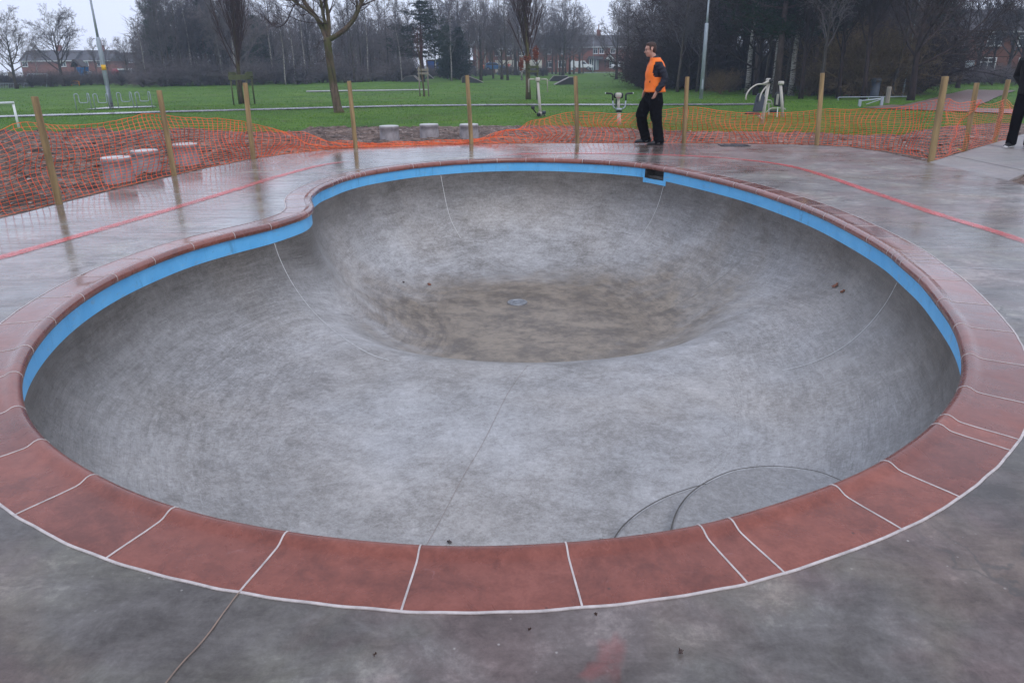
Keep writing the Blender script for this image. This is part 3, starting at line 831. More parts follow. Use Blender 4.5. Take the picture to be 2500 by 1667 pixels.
def on_soil(x, y):
    h = SOILB.ray_cast(Vector((x, y, 3)), Vector((0, 0, -1)))
    return h[0].z if h[0] is not None else gz(x, y)

# grass blades standing over the nearer lawn
gb = random.Random(8); vs = []; fs = []
def add_blades(cnt, rmin, rmax, hmin, hmax, wd):
    for _ in range(cnt):
        ang = gb.uniform(-.66, .66); r_ = math.sqrt(gb.uniform(rmin * rmin, rmax * rmax)) if gb.random() < .5 else gb.uniform(rmin, rmax)
        x, y = r_ * math.sin(ang), r_ * math.cos(ang)
        if y < 31 and inpoly(x, y, soil_poly):
            if gb.random() > .012: continue
        if y < 20 and (inpoly(x, y, deck_xy) or inpoly(x, y, slab_xy)): continue
        if any(dist_poly(x, y, q, False) < w_ for q, w_ in PATHS): continue
        z = gz(x, y) + .01; a = gb.uniform(0, 3.14); h = gb.uniform(hmin, hmax) * (1 + .5 * noise.noise(Vector((x * .7, y * .7, 0))))
        dx, dy = math.cos(a) * wd, math.sin(a) * wd; lx, ly = gb.uniform(-.5, .5) * h, gb.uniform(-.5, .5) * h
        n0 = len(vs); vs.extend(((x - dx, y - dy, z), (x + dx, y + dy, z), (x + lx, y + ly, z + h))); fs.append((n0, n0 + 1, n0 + 2))
PATH1 = [gp(u, v) for u, v in ((-200, 291), (0, 286.5), (200, 281), (400, 275), (600, 270), (800, 264.5), (1000, 260), (1200, 258), (1400, 257.5), (1560, 257.5), (1750, 257), (1850, 256))]
PATHS = [([(p.x, p.y) for p in PATH1], .75)]
add_blades(150000, 14.5, 48, .025, .065, .008)
add_blades(40000, 40, 85, .03, .07, .02)
def blade_material():
    t = NT('grass_blades'); g_ = t.n('ShaderNodeNewGeometry')
    col = t.ramp(g_.outputs['Random Per Island'], [(0, (.035, .10, .007)), (.6, (.105, .225, .018)), (1, (.19, .30, .04))])
    return t.done(col, .6, None, 0, .25)
o = MB().add(vs, fs).build('grass', blade_material()); tag(o, 'short green grass blades on the park lawn', 'grass', kind='stuff')
# paths
def strip_path(name, P, w, mat, zoff=.03):
    pts = []
    for a, b_ in zip(P, P[1:]):
        for k in range(8): pts.append(a.lerp(b_, k / 8))
    pts.append(P[-1]); vs = []
    for i, p in enumerate(pts):
        t = (pts[min(i + 1, len(pts) - 1)] - pts[max(0, i - 1)]); t.z = 0; t.normalize(); s = Vector((-t.y, t.x, 0))
        for sd in (-1, 1):
            q = p + s * sd * (w / 2 + .08 * noise.noise(Vector((p.x, p.y, sd)))); vs.append((q.x, q.y, gz(q.x, q.y) + zoff))
    o = MB().add(vs, [(2 * i, 2 * i + 1, 2 * i + 3, 2 * i + 2) for i in range(len(pts) - 1)]).build(name, mat); return tag(o, kind='structure')
M_tar = simple('wet_tarmac', (.30, .29, .30), .22, .2, 3, bump=.1)
strip_path('footpath', PATH1, 1.35, M_tar, .045)
PATH2 = [gp(u, v) for u, v in ((748, 224.5), (860, 223), (960, 222), (1045, 220.5))]
strip_path('pitch_pad', PATH2, 2.6, simple('pale_pad', (.42, .40, .38), .3, .15, 3), .05)
# ------------------------------------------------------------------ trees
def bark(name, lo, hi, scale=8, stretch=(1, 1, .25), moss=0.0):
    t = NT(name); f = t.noise(scale, 6, .7, .4, t.map(stretch)); oi = t.n('ShaderNodeObjectInfo')
    col = t.ramp(f, [(.35, lo), (.65, hi)])
    if moss:
        g_ = t.noise(1.2, 4, .6, .3); col = t.mix(t.range(g_, .4, .62, 0, moss), col, (.062, .075, .018))
    col = t.mix(1.0, col, t.ramp(oi.outputs['Random'], [(0, (.75, .75, .78)), (1, (1.25, 1.2, 1.15))]), 'MULTIPLY')
    return t.done(col, .8, t.bump(f, .6, .03), 0, .2)
def birch_bark():
    t = NT('birch_bark'); f = t.noise(5, 5, .7, .5, t.map((1, 1, 3.5)))
    col = t.ramp(f, [(.42, (.035, .03, .028)), (.50, (.30, .28, .26)), (.7, (.52, .49, .46))])
    return t.done(col, .7, t.bump(f, .4, .02), 0, .2)
M_bark = bark('grey_brown_bark', (.030, .026, .022), (.095, .082, .068))
M_twig = bark('hazed_purple_brown_twigs', (.065, .058, .064), (.155, .138, .142))  # lightened towards grey: part of the distance haze is put into the colour
M_scrub = bark('olive_brown_stems', (.055, .038, .022), (.20, .145, .075))
M_mossb = bark('mossy_bark', (.065, .045, .032), (.175, .125, .092), 9, (1, 1, .2), .8)
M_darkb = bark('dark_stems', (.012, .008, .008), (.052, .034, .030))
M_birch = birch_bark()
M_pinebark = bark('pine_bark', (.06, .040, .035), (.17, .12, .11))
def foliage(name, lo, hi):
    t = NT(name); g_ = t.n('ShaderNodeNewGeometry'); return t.done(t.ramp(g_.outputs['Random Per Island'], [(0, lo), (1, hi)]), .7, None, 0, .2)
M_needle = foliage('dark_needles', (.008, .022, .012), (.030, .058, .030))
M_ivy = foliage('dark_ivy', (.006, .014, .006), (.022, .040, .014))
M_russet = foliage('russet_leaves', (.10, .022, .012), (.28, .085, .04))

def bend(d, r_, amt, up=0.0):
    v = d + Vector((r_.gauss(0, amt), r_.gauss(0, amt), r_.gauss(0, amt) + up)); return v.normalized()
def side_dir(d, ang, r_, az=None):
    a = d.orthogonal().normalized(); b_ = d.cross(a); az = r_.uniform(0, 6.283) if az is None else az
    return (d * math.cos(ang) + (a * math.cos(az) + b_ * math.sin(az)) * math.sin(ang)).normalized()
def limb(mb, r_, p, d, L, r0, lvl, S):
    ns = 5 if lvl <= 1 else (3 if lvl == 2 else 2)
    pts = [Vector(p)]; rad = [r0]; dd = d.copy()
    tip = r0 * (.35 if lvl < S['lv'] else .5)
    for i in range(ns):
        dd = bend(dd, r_, S['wob'] * (1 + .3 * lvl), S['up'][min(lvl, len(S['up']) - 1)])
        pts.append(pts[-1] + dd * (L / ns)); rad.append(r0 + (tip - r0) * (i + 1) / ns)
    mb.tube(pts, rad, 6 if lvl == 1 else 3, False)
    if lvl >= S['lv']: return
    nch = S['n'][lvl]
    for k in range(nch):
        t = S['t0'] + (1 - S['t0']) * (k + r_.random()) / nch; f = t * ns; i = min(ns - 1, int(f)); q = pts[i].lerp(pts[i + 1], f - i)
        dl = (pts[i + 1] - pts[i]).normalized()
        limb(mb, r_, q, side_dir(dl, R(r_.uniform(*S['ang'][min(lvl, len(S['ang']) - 1)])), r_), L * S['len'] * r_.uniform(.7, 1.15) * (1.1 - .5 * t), max(S['tw'], (r0 + (tip - r0) * t) * .55), lvl + 1, S)
def make_tree(name, seed, H, tr, S, mt, mc, lean=.02, label='', cat='tree'):
    r_ = random.Random(seed); root = empty(name, (0, 0, 0), 0, label, cat)
    tm, cm = MB(), MB(); n = 9; pts = []; rad = []; d = Vector((0, 0, 1)); p = Vector((0, 0, -.1))
    top = H * S['top']
    for i in range(n + 1):
        f = i / n; pts.append(p.copy()); rad.append(tr * (1.25 if i == 0 else 1) * (1 - f) ** .8 + .02 + (0 if f < 1 else 0))
        d = bend(d, r_, lean, .15); p = p + d * (top / n)
    tm.tube(pts, rad, 8, True)
    nl = S['limbs']
    for k in range(nl):
        t = S['clear'] + (1 - S['clear']) * ((k + r_.random()) / nl) ** .9; f = t * n; i = min(n - 1, int(f)); q = pts[i].lerp(pts[i + 1], f - i)
        rr = rad[i] + (rad[i + 1] - rad[i]) * (f - i)
        L = H * S['ll'](t) * r_.uniform(.8, 1.15)
        limb(cm, r_, q, side_dir((pts[i + 1] - pts[i]).normalized(), R(r_.uniform(*S['a0'])), r_, k * 2.4 + r_.random()), L, max(S['tw'] * 1.5, rr * S['lr']), 1, S)
    tm.build('trunk', mt, root, True); cm.build('crown', mc, root, False)
    return root
S_round = dict(top=.72, clear=.22, limbs=21, ll=lambda t: .50 * (1.05 - .45 * t), a0=(28, 62), lr=.5, wob=.13, up=(0, .10, .05, .02, 0), lv=4, n=(0, 8, 6, 5), t0=.25, ang=((0, 0), (25, 50), (25, 55), (25, 60)), len=.54, tw=.016)
S_tall = dict(top=.92, clear=.25, limbs=28, ll=lambda t: .28 * (1.2 - .85 * t), a0=(25, 50), lr=.42, wob=.12, up=(0, .10, .04, .0, 0), lv=3, n=(0, 9, 9), t0=.2, ang=((0, 0), (25, 50), (30, 60)), len=.5, tw=.015)
S_birch = dict(top=.95, clear=.3, limbs=26, ll=lambda t: .24 * (1.2 - .85 * t), a0=(25, 48), lr=.4, wob=.11, up=(0, .05, -.10, -.22, -.2), lv=3, n=(0, 9, 9), t0=.2, ang=((0, 0), (20, 45), (20, 50)), len=.5, tw=.009)
S_fast = dict(top=.85, clear=.08, limbs=30, ll=lambda t: .42 * (1.15 - .7 * t), a0=(14, 30), lr=.33, wob=.05, up=(0, .12, .10, .08, .05), lv=3, n=(0, 8, 5), t0=.15, ang=((0, 0), (10, 24), (12, 30)), len=.42, tw=.008)
S_scrub = dict(top=.30, clear=.02, limbs=30, ll=lambda t: .62, a0=(8, 62), lr=.8, wob=.22, up=(0, .05, -.04, -.10, -.1), lv=3, n=(0, 9, 6), t0=.12, ang=((0, 0), (20, 60), (25, 70)), len=.48, tw=.009)
def conifer(name, seed, H, tr, label, clear=.25, wide=.2, dens=1.0, mat=None, layered=True):
    r_ = random.Random(seed); root = empty(name, (0, 0, 0), 0, label, 'tree'); tm, cm = MB(), MB()
    tm.tube([(0, 0, -.1), (.05 * H * .1, 0, H * .35), (0, .02 * H * .3, H * .7), (0, 0, H * .97)], [tr * 1.2, tr * .8, tr * .45, .03], 8)
    z = H * clear
    while z < H * .99:
        f = (z - H * clear) / (H * (1 - clear)); L = H * wide * (1.0 - f) ** .75 * (.55 + .45 * min(1, f * 5)) + .25
        for k in range(int(6 + 3 * (1 - f))):
            az = r_.uniform(0, 6.283); l = L * r_.uniform(.6, 1.15); dz = r_.uniform(-.05, .28)
            d = Vector((math.cos(az), math.sin(az), dz)); a = Vector((0, 0, z)); e_ = a + d * l
            tm.tube([a, a + d * l * .5, e_ + Vector((0, 0, .12 * l))], [.05 * (1 - f) + .015, .03, .012], 3, False)
            for q in range(int(26 * dens * (l / 2 + .5))):
                t = r_.uniform(.25, 1.05); c = a + d * l * t + Vector((r_.gauss(0, .16 * l * .7 + .08), r_.gauss(0, .16 * l * .7 + .08), r_.gauss(0, .10 * l * .6 + .08) + .12 * l * t * t))
                for w_ in range(3):
                    v = Vector((r_.gauss(0, 1), r_.gauss(0, 1), r_.gauss(.4, .7))).normalized() * r_.uniform(.16, .36); s = v.orthogonal().normalized() * .05
                    n0 = len(cm.v); cm.v.extend((tuple(c - s), tuple(c + s), tuple(c + v))); cm.f.append((n0, n0 + 1, n0 + 2))
        z += H * (.052 if layered else .03) * r_.uniform(.8, 1.2)
    tm.build('trunk', M_pinebark, root, True); cm.build('crown', mat or M_needle, root); return root
def leafy_mass(mb, r_, c, rad, n, size=.12):
    for _ in range(n):
        v = Vector((r_.gauss(0, 1), r_.gauss(0, 1), r_.gauss(0, 1))).normalized(); rr_ = r_.random() ** .45
        p = Vector((c[0] + v.x * rad[0] * rr_, c[1] + v.y * rad[1] * rr_, c[2] + v.z * rad[2] * rr_))
        a = Vector((r_.gauss(0, 1), r_.gauss(0, 1), r_.gauss(0, .6))).normalized() * size * r_.uniform(.6, 1.4); b_ = a.orthogonal().normalized() * a.length * .6
        n0 = len(mb.v); mb.v.extend((tuple(p - a), tuple(p + b_), tuple(p + a), tuple(p - b_))); mb.f.append((n0, n0 + 1, n0 + 2, n0 + 3))

PROTO = {}
def proto(kind, o, H): PROTO.setdefault(kind, []).append((o, H)); o.location = (0, -150, 0)
for i, sd_ in enumerate((3, 14)): proto('round', make_tree('bare_tree', sd_, 13, .26, S_round, M_bark, M_twig), 13)
for i, sd_ in enumerate((5, 26, 47)): proto('tall', make_tree('bare_tree', sd_, 16, .17, S_tall, M_bark, M_twig, .035), 16)
for i, sd_ in enumerate((7, 28)): proto('birch', make_tree('birch_tree', sd_, 14, .13, S_birch, M_birch, M_twig, .045), 14)
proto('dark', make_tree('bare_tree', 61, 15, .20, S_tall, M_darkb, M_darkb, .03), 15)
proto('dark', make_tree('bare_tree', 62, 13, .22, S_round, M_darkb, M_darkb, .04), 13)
proto('scrub', make_tree('scrub_bush', 71, 4.0, .05, S_scrub, M_scrub, M_scrub, .1, cat='bush'), 4.0)
proto('scrub', make_tree('scrub_bush', 72, 4.0, .05, S_scrub, M_scrub, M_scrub, .1, cat='bush'), 4.0)
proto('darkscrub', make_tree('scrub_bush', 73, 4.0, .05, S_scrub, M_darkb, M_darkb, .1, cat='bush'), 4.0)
proto('hedge', make_tree('scrub_bush', 74, 3.0, .05, dict(S_scrub, limbs=34), M_twig, M_twig, .1, cat='bush'), 3.0)
proto('pine', conifer('pine_tree', 81, 14, .2, '', .30, .26), 14)
proto('spruce', conifer('evergreen_tree', 82, 9, .15, '', .04, .30, 1.0, None, False), 9)
USED = set(); tr_ = random.Random(99)
def tree(kind, u, dist, vtop, label, group=None, idx=None, wide=1.0, vbase=None):
    if vbase is not None: P = gp(u, vbase)
    else:
        d = ray(u, 160); h = Vector((d.x, d.y, 0)).normalized(); P = h * dist; P.z = gz(P.x, P.y)
    k = tr_.randrange(len(PROTO[kind])) if idx is None else idx
    o, H = PROTO[kind][k]; need = max(2.0, height_at(P, vtop) - P.z); s = need / H
    sc = (s * wide * tr_.uniform(.9, 1.1), s * wide * tr_.uniform(.9, 1.1), s)
    if (kind, k) not in USED:
        USED.add((kind, k)); o.location = P; o.rotation_euler = (0, 0, tr_.uniform(0, 6.28)); o.scale = sc; o['label'] = label
        if group: o['group'] = group
        return o
    c = copy_thing(o, P, tr_.uniform(0, 6.28), sc, label); 
    if group: c['group'] = group
    elif 'group' in c: del c['group']
    return c
# --- left edge
tree('round', 28, 96, 22, 'rounded bare tree at the far left edge behind the playground', idx=0, wide=1.1)
tree('round', 145, 104, 10, 'broad fan shaped bare tree standing behind the climbing tower', idx=1, wide=1.0)
tree('birch', 88, 112, 75, 'thin hazy birch between the two rounded bare trees on the left')
tree('tall', 232, 125, 88, 'slim hazy bare tree just left of the left lamp post')
tree('tall', 262, 135, 92, 'pale hazy bare tree right behind the left lamp post')
tree('round', 308, 112, 84, 'small rounded bare tree right of the left lamp post', idx=1)
tree('birch', 352, 98, 40, 'leaning birch with drooping twigs at the left end of the wood', wide=1.15)
ZONES = [  # u0,u1, d0,d1, vtop0, vtop1, count, kinds, phrase
    (370, 470, 92, 118, -40, 10, 14, ('tall', 'birch', 'tall'), 'tall hazy bare tree right of the left lamp post in the far wood'),
    (470, 600, 92, 120, -60, -10, 17, ('tall', 'birch', 'tall', 'round'), 'tall hazy bare tree in the wood behind the first narrow upright tree'),
    (600, 790, 90, 125, -50, 45, 22, ('tall', 'birch', 'tall'), 'hazy bare tree in the wood behind the big forked tree'),
    (840, 1000, 92, 130, -20, 70, 22, ('tall', 'birch', 'tall'), 'hazy bare tree in the wood between the forked tree and the pine'),
    (1060, 1290, 100, 150, -60, 30, 24, ('tall', 'birch', 'round'), 'hazy bare tree in front of the gabled brick house'),
    (1310, 1425, 110, 160, -30, 70, 12, ('round', 'tall'), 'hazy bare tree between the second upright tree and the white pickup'),
    (1500, 1700, 80, 120, -50, 20, 14, ('round', 'tall', 'tall'), 'tall bare tree behind the man in the orange vest'),
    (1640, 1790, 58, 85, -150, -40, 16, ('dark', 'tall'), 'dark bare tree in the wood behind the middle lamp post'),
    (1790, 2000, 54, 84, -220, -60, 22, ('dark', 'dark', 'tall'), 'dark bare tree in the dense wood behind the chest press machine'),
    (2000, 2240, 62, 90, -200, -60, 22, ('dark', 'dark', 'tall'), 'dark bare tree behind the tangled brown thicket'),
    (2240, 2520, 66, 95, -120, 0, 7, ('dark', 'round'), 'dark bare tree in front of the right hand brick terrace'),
]
for (u0, u1, d0, d1, v0, v1, cnt, kinds, phrase) in ZONES:
    for k in range(cnt):
        u = u0 + (u1 - u0) * (k + tr_.random()) / cnt; kd = kinds[k % len(kinds)]
        tree(kd, u, tr_.uniform(d0, d1), tr_.uniform(v0, v1), phrase.replace('bare tree', 'pale stemmed birch') if kd == 'birch' else phrase, (phrase.replace('bare tree', 'birches') if kd == 'birch' else phrase.replace('tree', 'trees', 1)))
tree('pine', 1031, 96, -8, 'dark layered pine above the young staked tree', wide=1.8)
tree('spruce', 1122, 108, 68, 'dense dark evergreen left of the gabled house', wide=1.15)
tree('spruce', 1092, 112, 62, 'dense dark evergreen just right of the pine', wide=.9)
tree('pine', 402, 100, -50, 'dark blue hazy conifer at the left of the wood', wide=.9)
tree('pine', 505, 104, -60, 'dark hazy conifer behind the first upright tree', wide=.9)
tree('spruce', 632, 112, 40, 'dim hazy evergreen between the upright tree and the forked tree', wide=1.1)
tree('pine', 1850, 60, -260, 'tall dark pine behind the chest press machine', wide=1.1)
tree('pine', 1903, 51, -330, 'tall pine with dark boughs and bare grey trunk behind the pull down machine', wide=1.2)
tree('pine', 1990, 55, -300, 'tall dark pine at the left of the tangled thicket', wide=1.1)
tree('spruce', 2250, 72, -60, 'dark ivy covered evergreen left of the right hand terrace', wide=1.2)
tree('round', 1292 + 400, 66, -120, 'bare tree with many stems left of the middle lamp post', idx=0)
# birches standing in front of the dark wood
for u, vb, lab in ((1824, 229, 'white barked birch trunk just left of the chest press machine'), (1886, 231, 'speckled birch trunk directly behind the chest press machine'), (1930, 234, 'thin pale birch right of the lat machine')):
    o = tree('birch', u, 0, -260, lab, vbase=vb, idx=0, wide=1.55)
for k, u in enumerate((1965, 2012, 2058, 2120, 2190, 2238)):
    tree(('dark', 'tall', 'dark')[k % 3], u, tr_.uniform(49, 53), tr_.uniform(-320, -180), 'tall bare tree standing in front of the tangled brown thicket', 'tall bare trees in front of the thicket')
# --- scrub along the wood edges
def scrub_row(kind, u0, u1, d0, d1, v0, v1, cnt, label, group, wide=1.3):
    for k in range(cnt):
        u = u0 + (u1 - u0) * (k + tr_.random()) / cnt; tree(kind, u, tr_.uniform(d0, d1), tr_.uniform(v0, v1), label, group, wide=wide)
scrub_row('hedge', -30, 360, 100, 112, 188, 200, 22, 'low bare hedge shrub behind the playground', 'hedge shrubs behind the playground', 1.5)
scrub_row('hedge', 330, 1010, 92, 106, 120, 165, 40, 'leafless understorey shrub along the far edge of the lawn', 'understorey shrubs under the far wood', 1.5)
scrub_row('hedge', 1010, 1350, 118, 128, 150, 168, 12, 'low bare shrub in front of the gabled brick house', 'low shrubs before the gabled house', 1.5)
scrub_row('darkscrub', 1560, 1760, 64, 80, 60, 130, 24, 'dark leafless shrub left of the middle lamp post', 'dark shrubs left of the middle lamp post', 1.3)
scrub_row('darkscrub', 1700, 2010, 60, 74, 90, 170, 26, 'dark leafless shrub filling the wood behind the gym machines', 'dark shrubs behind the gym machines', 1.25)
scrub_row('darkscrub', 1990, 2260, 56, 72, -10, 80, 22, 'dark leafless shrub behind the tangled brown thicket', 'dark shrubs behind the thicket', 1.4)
scrub_row('scrub', 1980, 2235, 53, 60, 5, 150, 20, 'tangled olive brown bramble thicket behind the dark litter bin', 'bramble thicket behind the litter bin', 1.1)
scrub_row('scrub', 1740, 1800, 56, 60, 165, 195, 3, 'small brown bush at the wood edge beside the middle lamp post', 'small brown bushes beside the lamp post', 1.1)
scrub_row('hedge', 2300, 2540, 78, 90, 178, 196, 12, 'bare garden hedge before the right hand terrace', 'hedges before the right hand terrace', 1.3)
# leaf litter and dim twigs that close the wood floor: uncountable
mb = MB(); q_ = random.Random(4)
def twig_mass(u0, u1, d0, d1, v0, v1, n, L):
    for _ in range(n):
        u = q_.uniform(u0, u1); d = ray(u, 160); h = Vector((d.x, d.y, 0)).normalized() * q_.uniform(d0, d1); z0 = gz(h.x, h.y)
        top = height_at(Vector((h.x, h.y, z0)), q_.uniform(v0, v1)); z = z0 + (top - z0) * q_.random() ** 1.4
        v = Vector((q_.gauss(0, .6), q_.gauss(0, .6), q_.gauss(.7, .5))).normalized() * q_.uniform(.4, 1) * L; s = v.cross(Vector((q_.gauss(0, 1), q_.gauss(0, 1), 0))).normalized() * .018 * L
        c = Vector((h.x, h.y, z)); n0 = len(mb.v); mb.v.extend((tuple(c - s), tuple(c + s), tuple(c + v))); mb.f.append((n0, n0 + 1, n0 + 2))
twig_mass(1700, 2260, 66, 88, 90, 150, 30000, 1.3)
twig_mass(1560, 1720, 84, 110, 60, 120, 12000, 1.8)
o = mb.build('woodland_twigs', M_darkb); tag(o, 'dim mass of twigs deep inside the right hand wood', 'twigs', kind='stuff')
mb = MB()
twig_mass(330, 1010, 112, 140, 50, 120, 40000, 1.9)
twig_mass(-40, 340, 112, 130, 186, 198, 3000, .8)
o = mb.build('woodland_twigs', M_twig); tag(o, 'hazy mass of twigs deep inside the far wood', 'twigs', kind='stuff')
for k_, lst in PROTO.items():
    for i, (o, H) in enumerate(lst):
        if (k_, i) not in USED:
            for c in list(o.children): bpy.data.objects.remove(c)
            bpy.data.objects.remove(o)

# --- hero trees on the lawn
def guard(u, vb, vt, w_m, n, mat, label, board_v):
    P = gp(u, vb); root = empty('tree_guard', P, 0, label, 'tree guard'); H = height_at(P, vt) - P.z
    pos = [(-w_m / 2, -w_m / 2), (w_m / 2, -w_m / 2), (w_m / 2, w_m / 2), (-w_m / 2, w_m / 2)] if n == 4 else [(-w_m / 2, 0), (w_m / 2, 0)]
    for x, y in pos: MB().tube([(x, y, -.1), (x * .98, y * .98, H)], .045, 8).build('post', mat, root, True)
    for bv in board_v:
        z = height_at(P, bv) - P.z
        ys = (-w_m / 2 - .06, w_m / 2 + .06) if n == 4 else (-.06,)
        for y in ys: MB().box((0, y, z), (w_m + .16, .03, .14), bev=.006).build('board', mat, root)
        if n == 4:
            for x in (-w_m / 2 - .06, w_m / 2 + .06): MB().box((x, 0, z + .17), (.03, w_m + .1, .12), bev=.006).build('board', mat, root)
    return root
M_greenwood = simple('algae_green_timber', (.070, .078, .028), .75, .35, 6, bump=.4, stretch=(1, 1, .2))
M_greywood = simple('weathered_timber', (.23, .20, .165), .75, .3, 6, bump=.4, stretch=(1, 1, .2))
guard(597, 256, 178, .92, 4, M_greenwood, 'green algae covered timber guard round the first upright tree', (186, 192))
guard(1036, 236, 164, .62, 2, M_greywood, 'grey timber stakes and boards holding the young tree before the pine', (171, 180))
guard(1302, 243, 158, .50, 4, M_greenwood, 'mossy timber guard round the upright tree behind the gym stepper', (164, 175))
def hero(u, vb, kind_s, H, tr, seed, label, mt, mc, lean=.02, leaves=None):
    P = gp(u, vb); o = make_tree('upright_tree', seed, H, tr, kind_s, mt, mc, lean, label); o.location = P
    if leaves:
        lm = MB(); r_ = random.Random(seed + 5)
        for (c, rad, n) in leaves: leafy_mass(lm, r_, c, rad, n, .055)
        lm.build('withered_leaves', M_russet, o)
    return o
M_fast = bark('russet_twigs', (.028, .018, .018), (.080, .050, .048))
hero(591, 254, dict(S_fast, clear=.22, limbs=48, tw=.009, ll=lambda t: .46 * (1.1 - .65 * t)), 8.6, .12, 31, 'narrow upright bare tree in the green timber guard', M_mossb, M_fast)
hero(1290, 243, dict(S_fast, clear=.26, limbs=48, tw=.009, ll=lambda t: .46 * (1.1 - .65 * t)), 8.8, .14, 33, 'narrow upright bare tree with russet leaves behind the gym stepper', M_mossb, M_fast, leaves=[((-.45, -.1, 2.05), (.16, .2, .4), 260), ((.45, -.1, 2.7), (.2, .2, .5), 300), ((-.1, -.2, 2.4), (.3, .2, .3), 120)])
hero(1036, 236, dict(S_fast, clear=.42, limbs=22, tw=.005, lr=.3, n=(0, 7, 4), ll=lambda t: .40 * (1.1 - .6 * t)), 4.6, .05, 35, 'slender young tree staked in front of the pine', M_mossb, bark('plum_twigs', (.05, .022, .026), (.12, .06, .065)))
# big forked tree
P = gp(828, 276); sc = pxm(P); root = empty('forked_tree', P, 0, 'large bare tree with forked mossy limbs and a split trunk beside the path', 'tree')
def L_(u, v, y=0.0):
    q = at_dist(u, v, P.y + y); return q - P
tm, cm = MB(), MB(); r_ = random.Random(77)
def px_tube(mb, pts, r0, r1, n=8, y0=0, y1=0):
    k = len(pts); P3 = [L_(u, v, y0 + (y1 - y0) * i / (k - 1)) for i, (u, v) in enumerate(cr_px(pts, 1))]
    P3 = [L_(u, v, y0 + (y1 - y0) * i / (len(cr_px(pts, 4)) - 1)) for i, (u, v) in enumerate(cr_px(pts, 4))]
    m_ = len(P3); mb.tube(P3, [r0 + (r1 - r0) * i / (m_ - 1) for i in range(m_)], n, True); return P3
tm.tube([L_(828, 281), L_(828, 274), L_(824, 262), L_(815, 215), L_(807, 160), L_(801, 118), L_(799, 92)], [.30, .25, .205, .19, .175, .17, .19], 14)
for pts, r0, r1, y1 in (([(803, 98), (835, 78), (862, 50), (882, 8), (900, -40), (925, -110)], .12, .06, -.6),
                        ([(799, 98), (785, 66), (770, 40), (745, 8), (728, -30), (700, -90)], .13, .06, .4),
                        ([(790, 62), (765, 38), (728, 10), (700, -8), (660, -40)], .07, .03, -.8),
                        ([(802, 96), (802, 50), (797, 15), (788, -30), (780, -110)], .11, .06, .3),
                        ([(800, 92), (792, 50), (784, 10), (772, -50)], .09, .05, -.5),
                        ([(868, 38), (872, 10), (866, -30)], .06, .03, .6)):
    tm_pts = px_tube(tm, pts, r0, r1, 9, 0, y1)
    for k in range(14):
        i = r_.randrange(len(tm_pts) // 3, len(tm_pts) - 1); d = (tm_pts[i + 1] - tm_pts[i - 1]).normalized()
        limb(cm, r_, tm_pts[i], side_dir(d, R(r_.uniform(25, 65)), r_), r_.uniform(.8, 1.9), .022, 1, dict(S_round, lv=3, n=(0, 5, 4), tw=.004, wob=.12))
for pts, r0, r1 in (([(800, 58), (770, 57), (735, 52), (708, 40), (690, 25), (655, 0)], .020, .010), ([(726, 0), (712, 25), (700, 52), (684, 66), (668, 64), (645, 42), (622, 25)], .028, .010),
                    ([(842, 66), (835, 40), (842, 22), (856, 34)], .018, .008), ([(848, 60), (836, 90), (835, 115), (830, 140)], .009, .004), ([(796, 100), (780, 102), (775, 118)], .012, .004), ([(800, 115), (795, 135), (786, 152)], .007, .003)):
    q = px_tube(cm, pts, r0, r1, 4, -.2, -.5)
    for k in range(10):
        i = r_.randrange(1, len(q) - 1); limb(cm, r_, q[i], side_dir((q[i + 1] - q[i - 1]).normalized(), R(50), r_), r_.uniform(.2, .5), .006, 2, dict(S_round, lv=3, n=(0, 5, 5), tw=.003))
for k in range(60):
    q = L_(r_.uniform(645, 700), 0); a = r_.random(); c = L_(648 + 50 * a, 44 + 18 * math.sin(a * 3.1), -.4) + Vector((0, r_.uniform(-.3, .3), r_.uniform(-.1, .1)))
    limb(cm, r_, c, Vector((-.8, r_.gauss(0, .4), .5)).normalized(), .45, .005, 2, dict(S_round, lv=3, n=(0, 4, 4), tw=.003))
tm.build('trunk', M_mossb, root, True); cm.build('crown', M_fast, root)
sp_ = MB(); sp_.tube([L_(803, 140, -.15), L_(810, 170, -.172), L_(816, 195, -.19), L_(821, 215, -.20)], [.004, .026, .022, .004], 6, True, .4)
sp_.build('bark_split', simple('dark_split_bark', (.02, .014, .011), .9, .3, 10), root)
# ------------------------------------------------------------------ fence stakes and orange netting
M_stake = simple('treated_pine', (.27, .185, .085), .75, .55, 11, bump=.6, stretch=(1, 1, .12))
M_net = simple('orange_plastic_net', (.95, .19, .05), .45, .2, 4, bump=0)
M_netred = simple('orange_red_plastic_net', (.80, .085, .025), .45, .2, 4, bump=0)
POSTS = [((145, 499), (84, 236), 0.038, 'round timber stake at the far left with netting, before the three concrete stumps'),
         ((426, 430), (388, 221), 0.038, 'round timber stake between the two left stumps and the third one'),
         ((618, 388), (598, 203), 0.040, 'round timber stake in front of the first upright tree'),
         ((869, 362), (852, 198), 0.040, 'round timber stake just right of the forked tree, beside a concrete stump'),
         ((1152, 351), (1140, 184), 0.042, 'round timber stake in front of the rightmost concrete stump'),
         ((1411, 350), (1405, 186), 0.040, 'round timber stake between the stepper and the handlebar machine'),
         ((1670, 350), (1678, 188), 0.040, 'round timber stake right behind the man in the orange vest'),
         ((1995, 355), (2008, 179), 0.042, 'round timber stake right of the chest press and lat machines'),
         ((2274, 391), (2308, 187), 0.052, 'thick timber stake at the corner where the deck meets the path'),
         ((2356, 366), (2385, 203), 0.043, 'timber stake in the middle of the path side netting'),
         ((2428, 346), (2462, 195), 0.043, 'timber stake beside the person in black')]
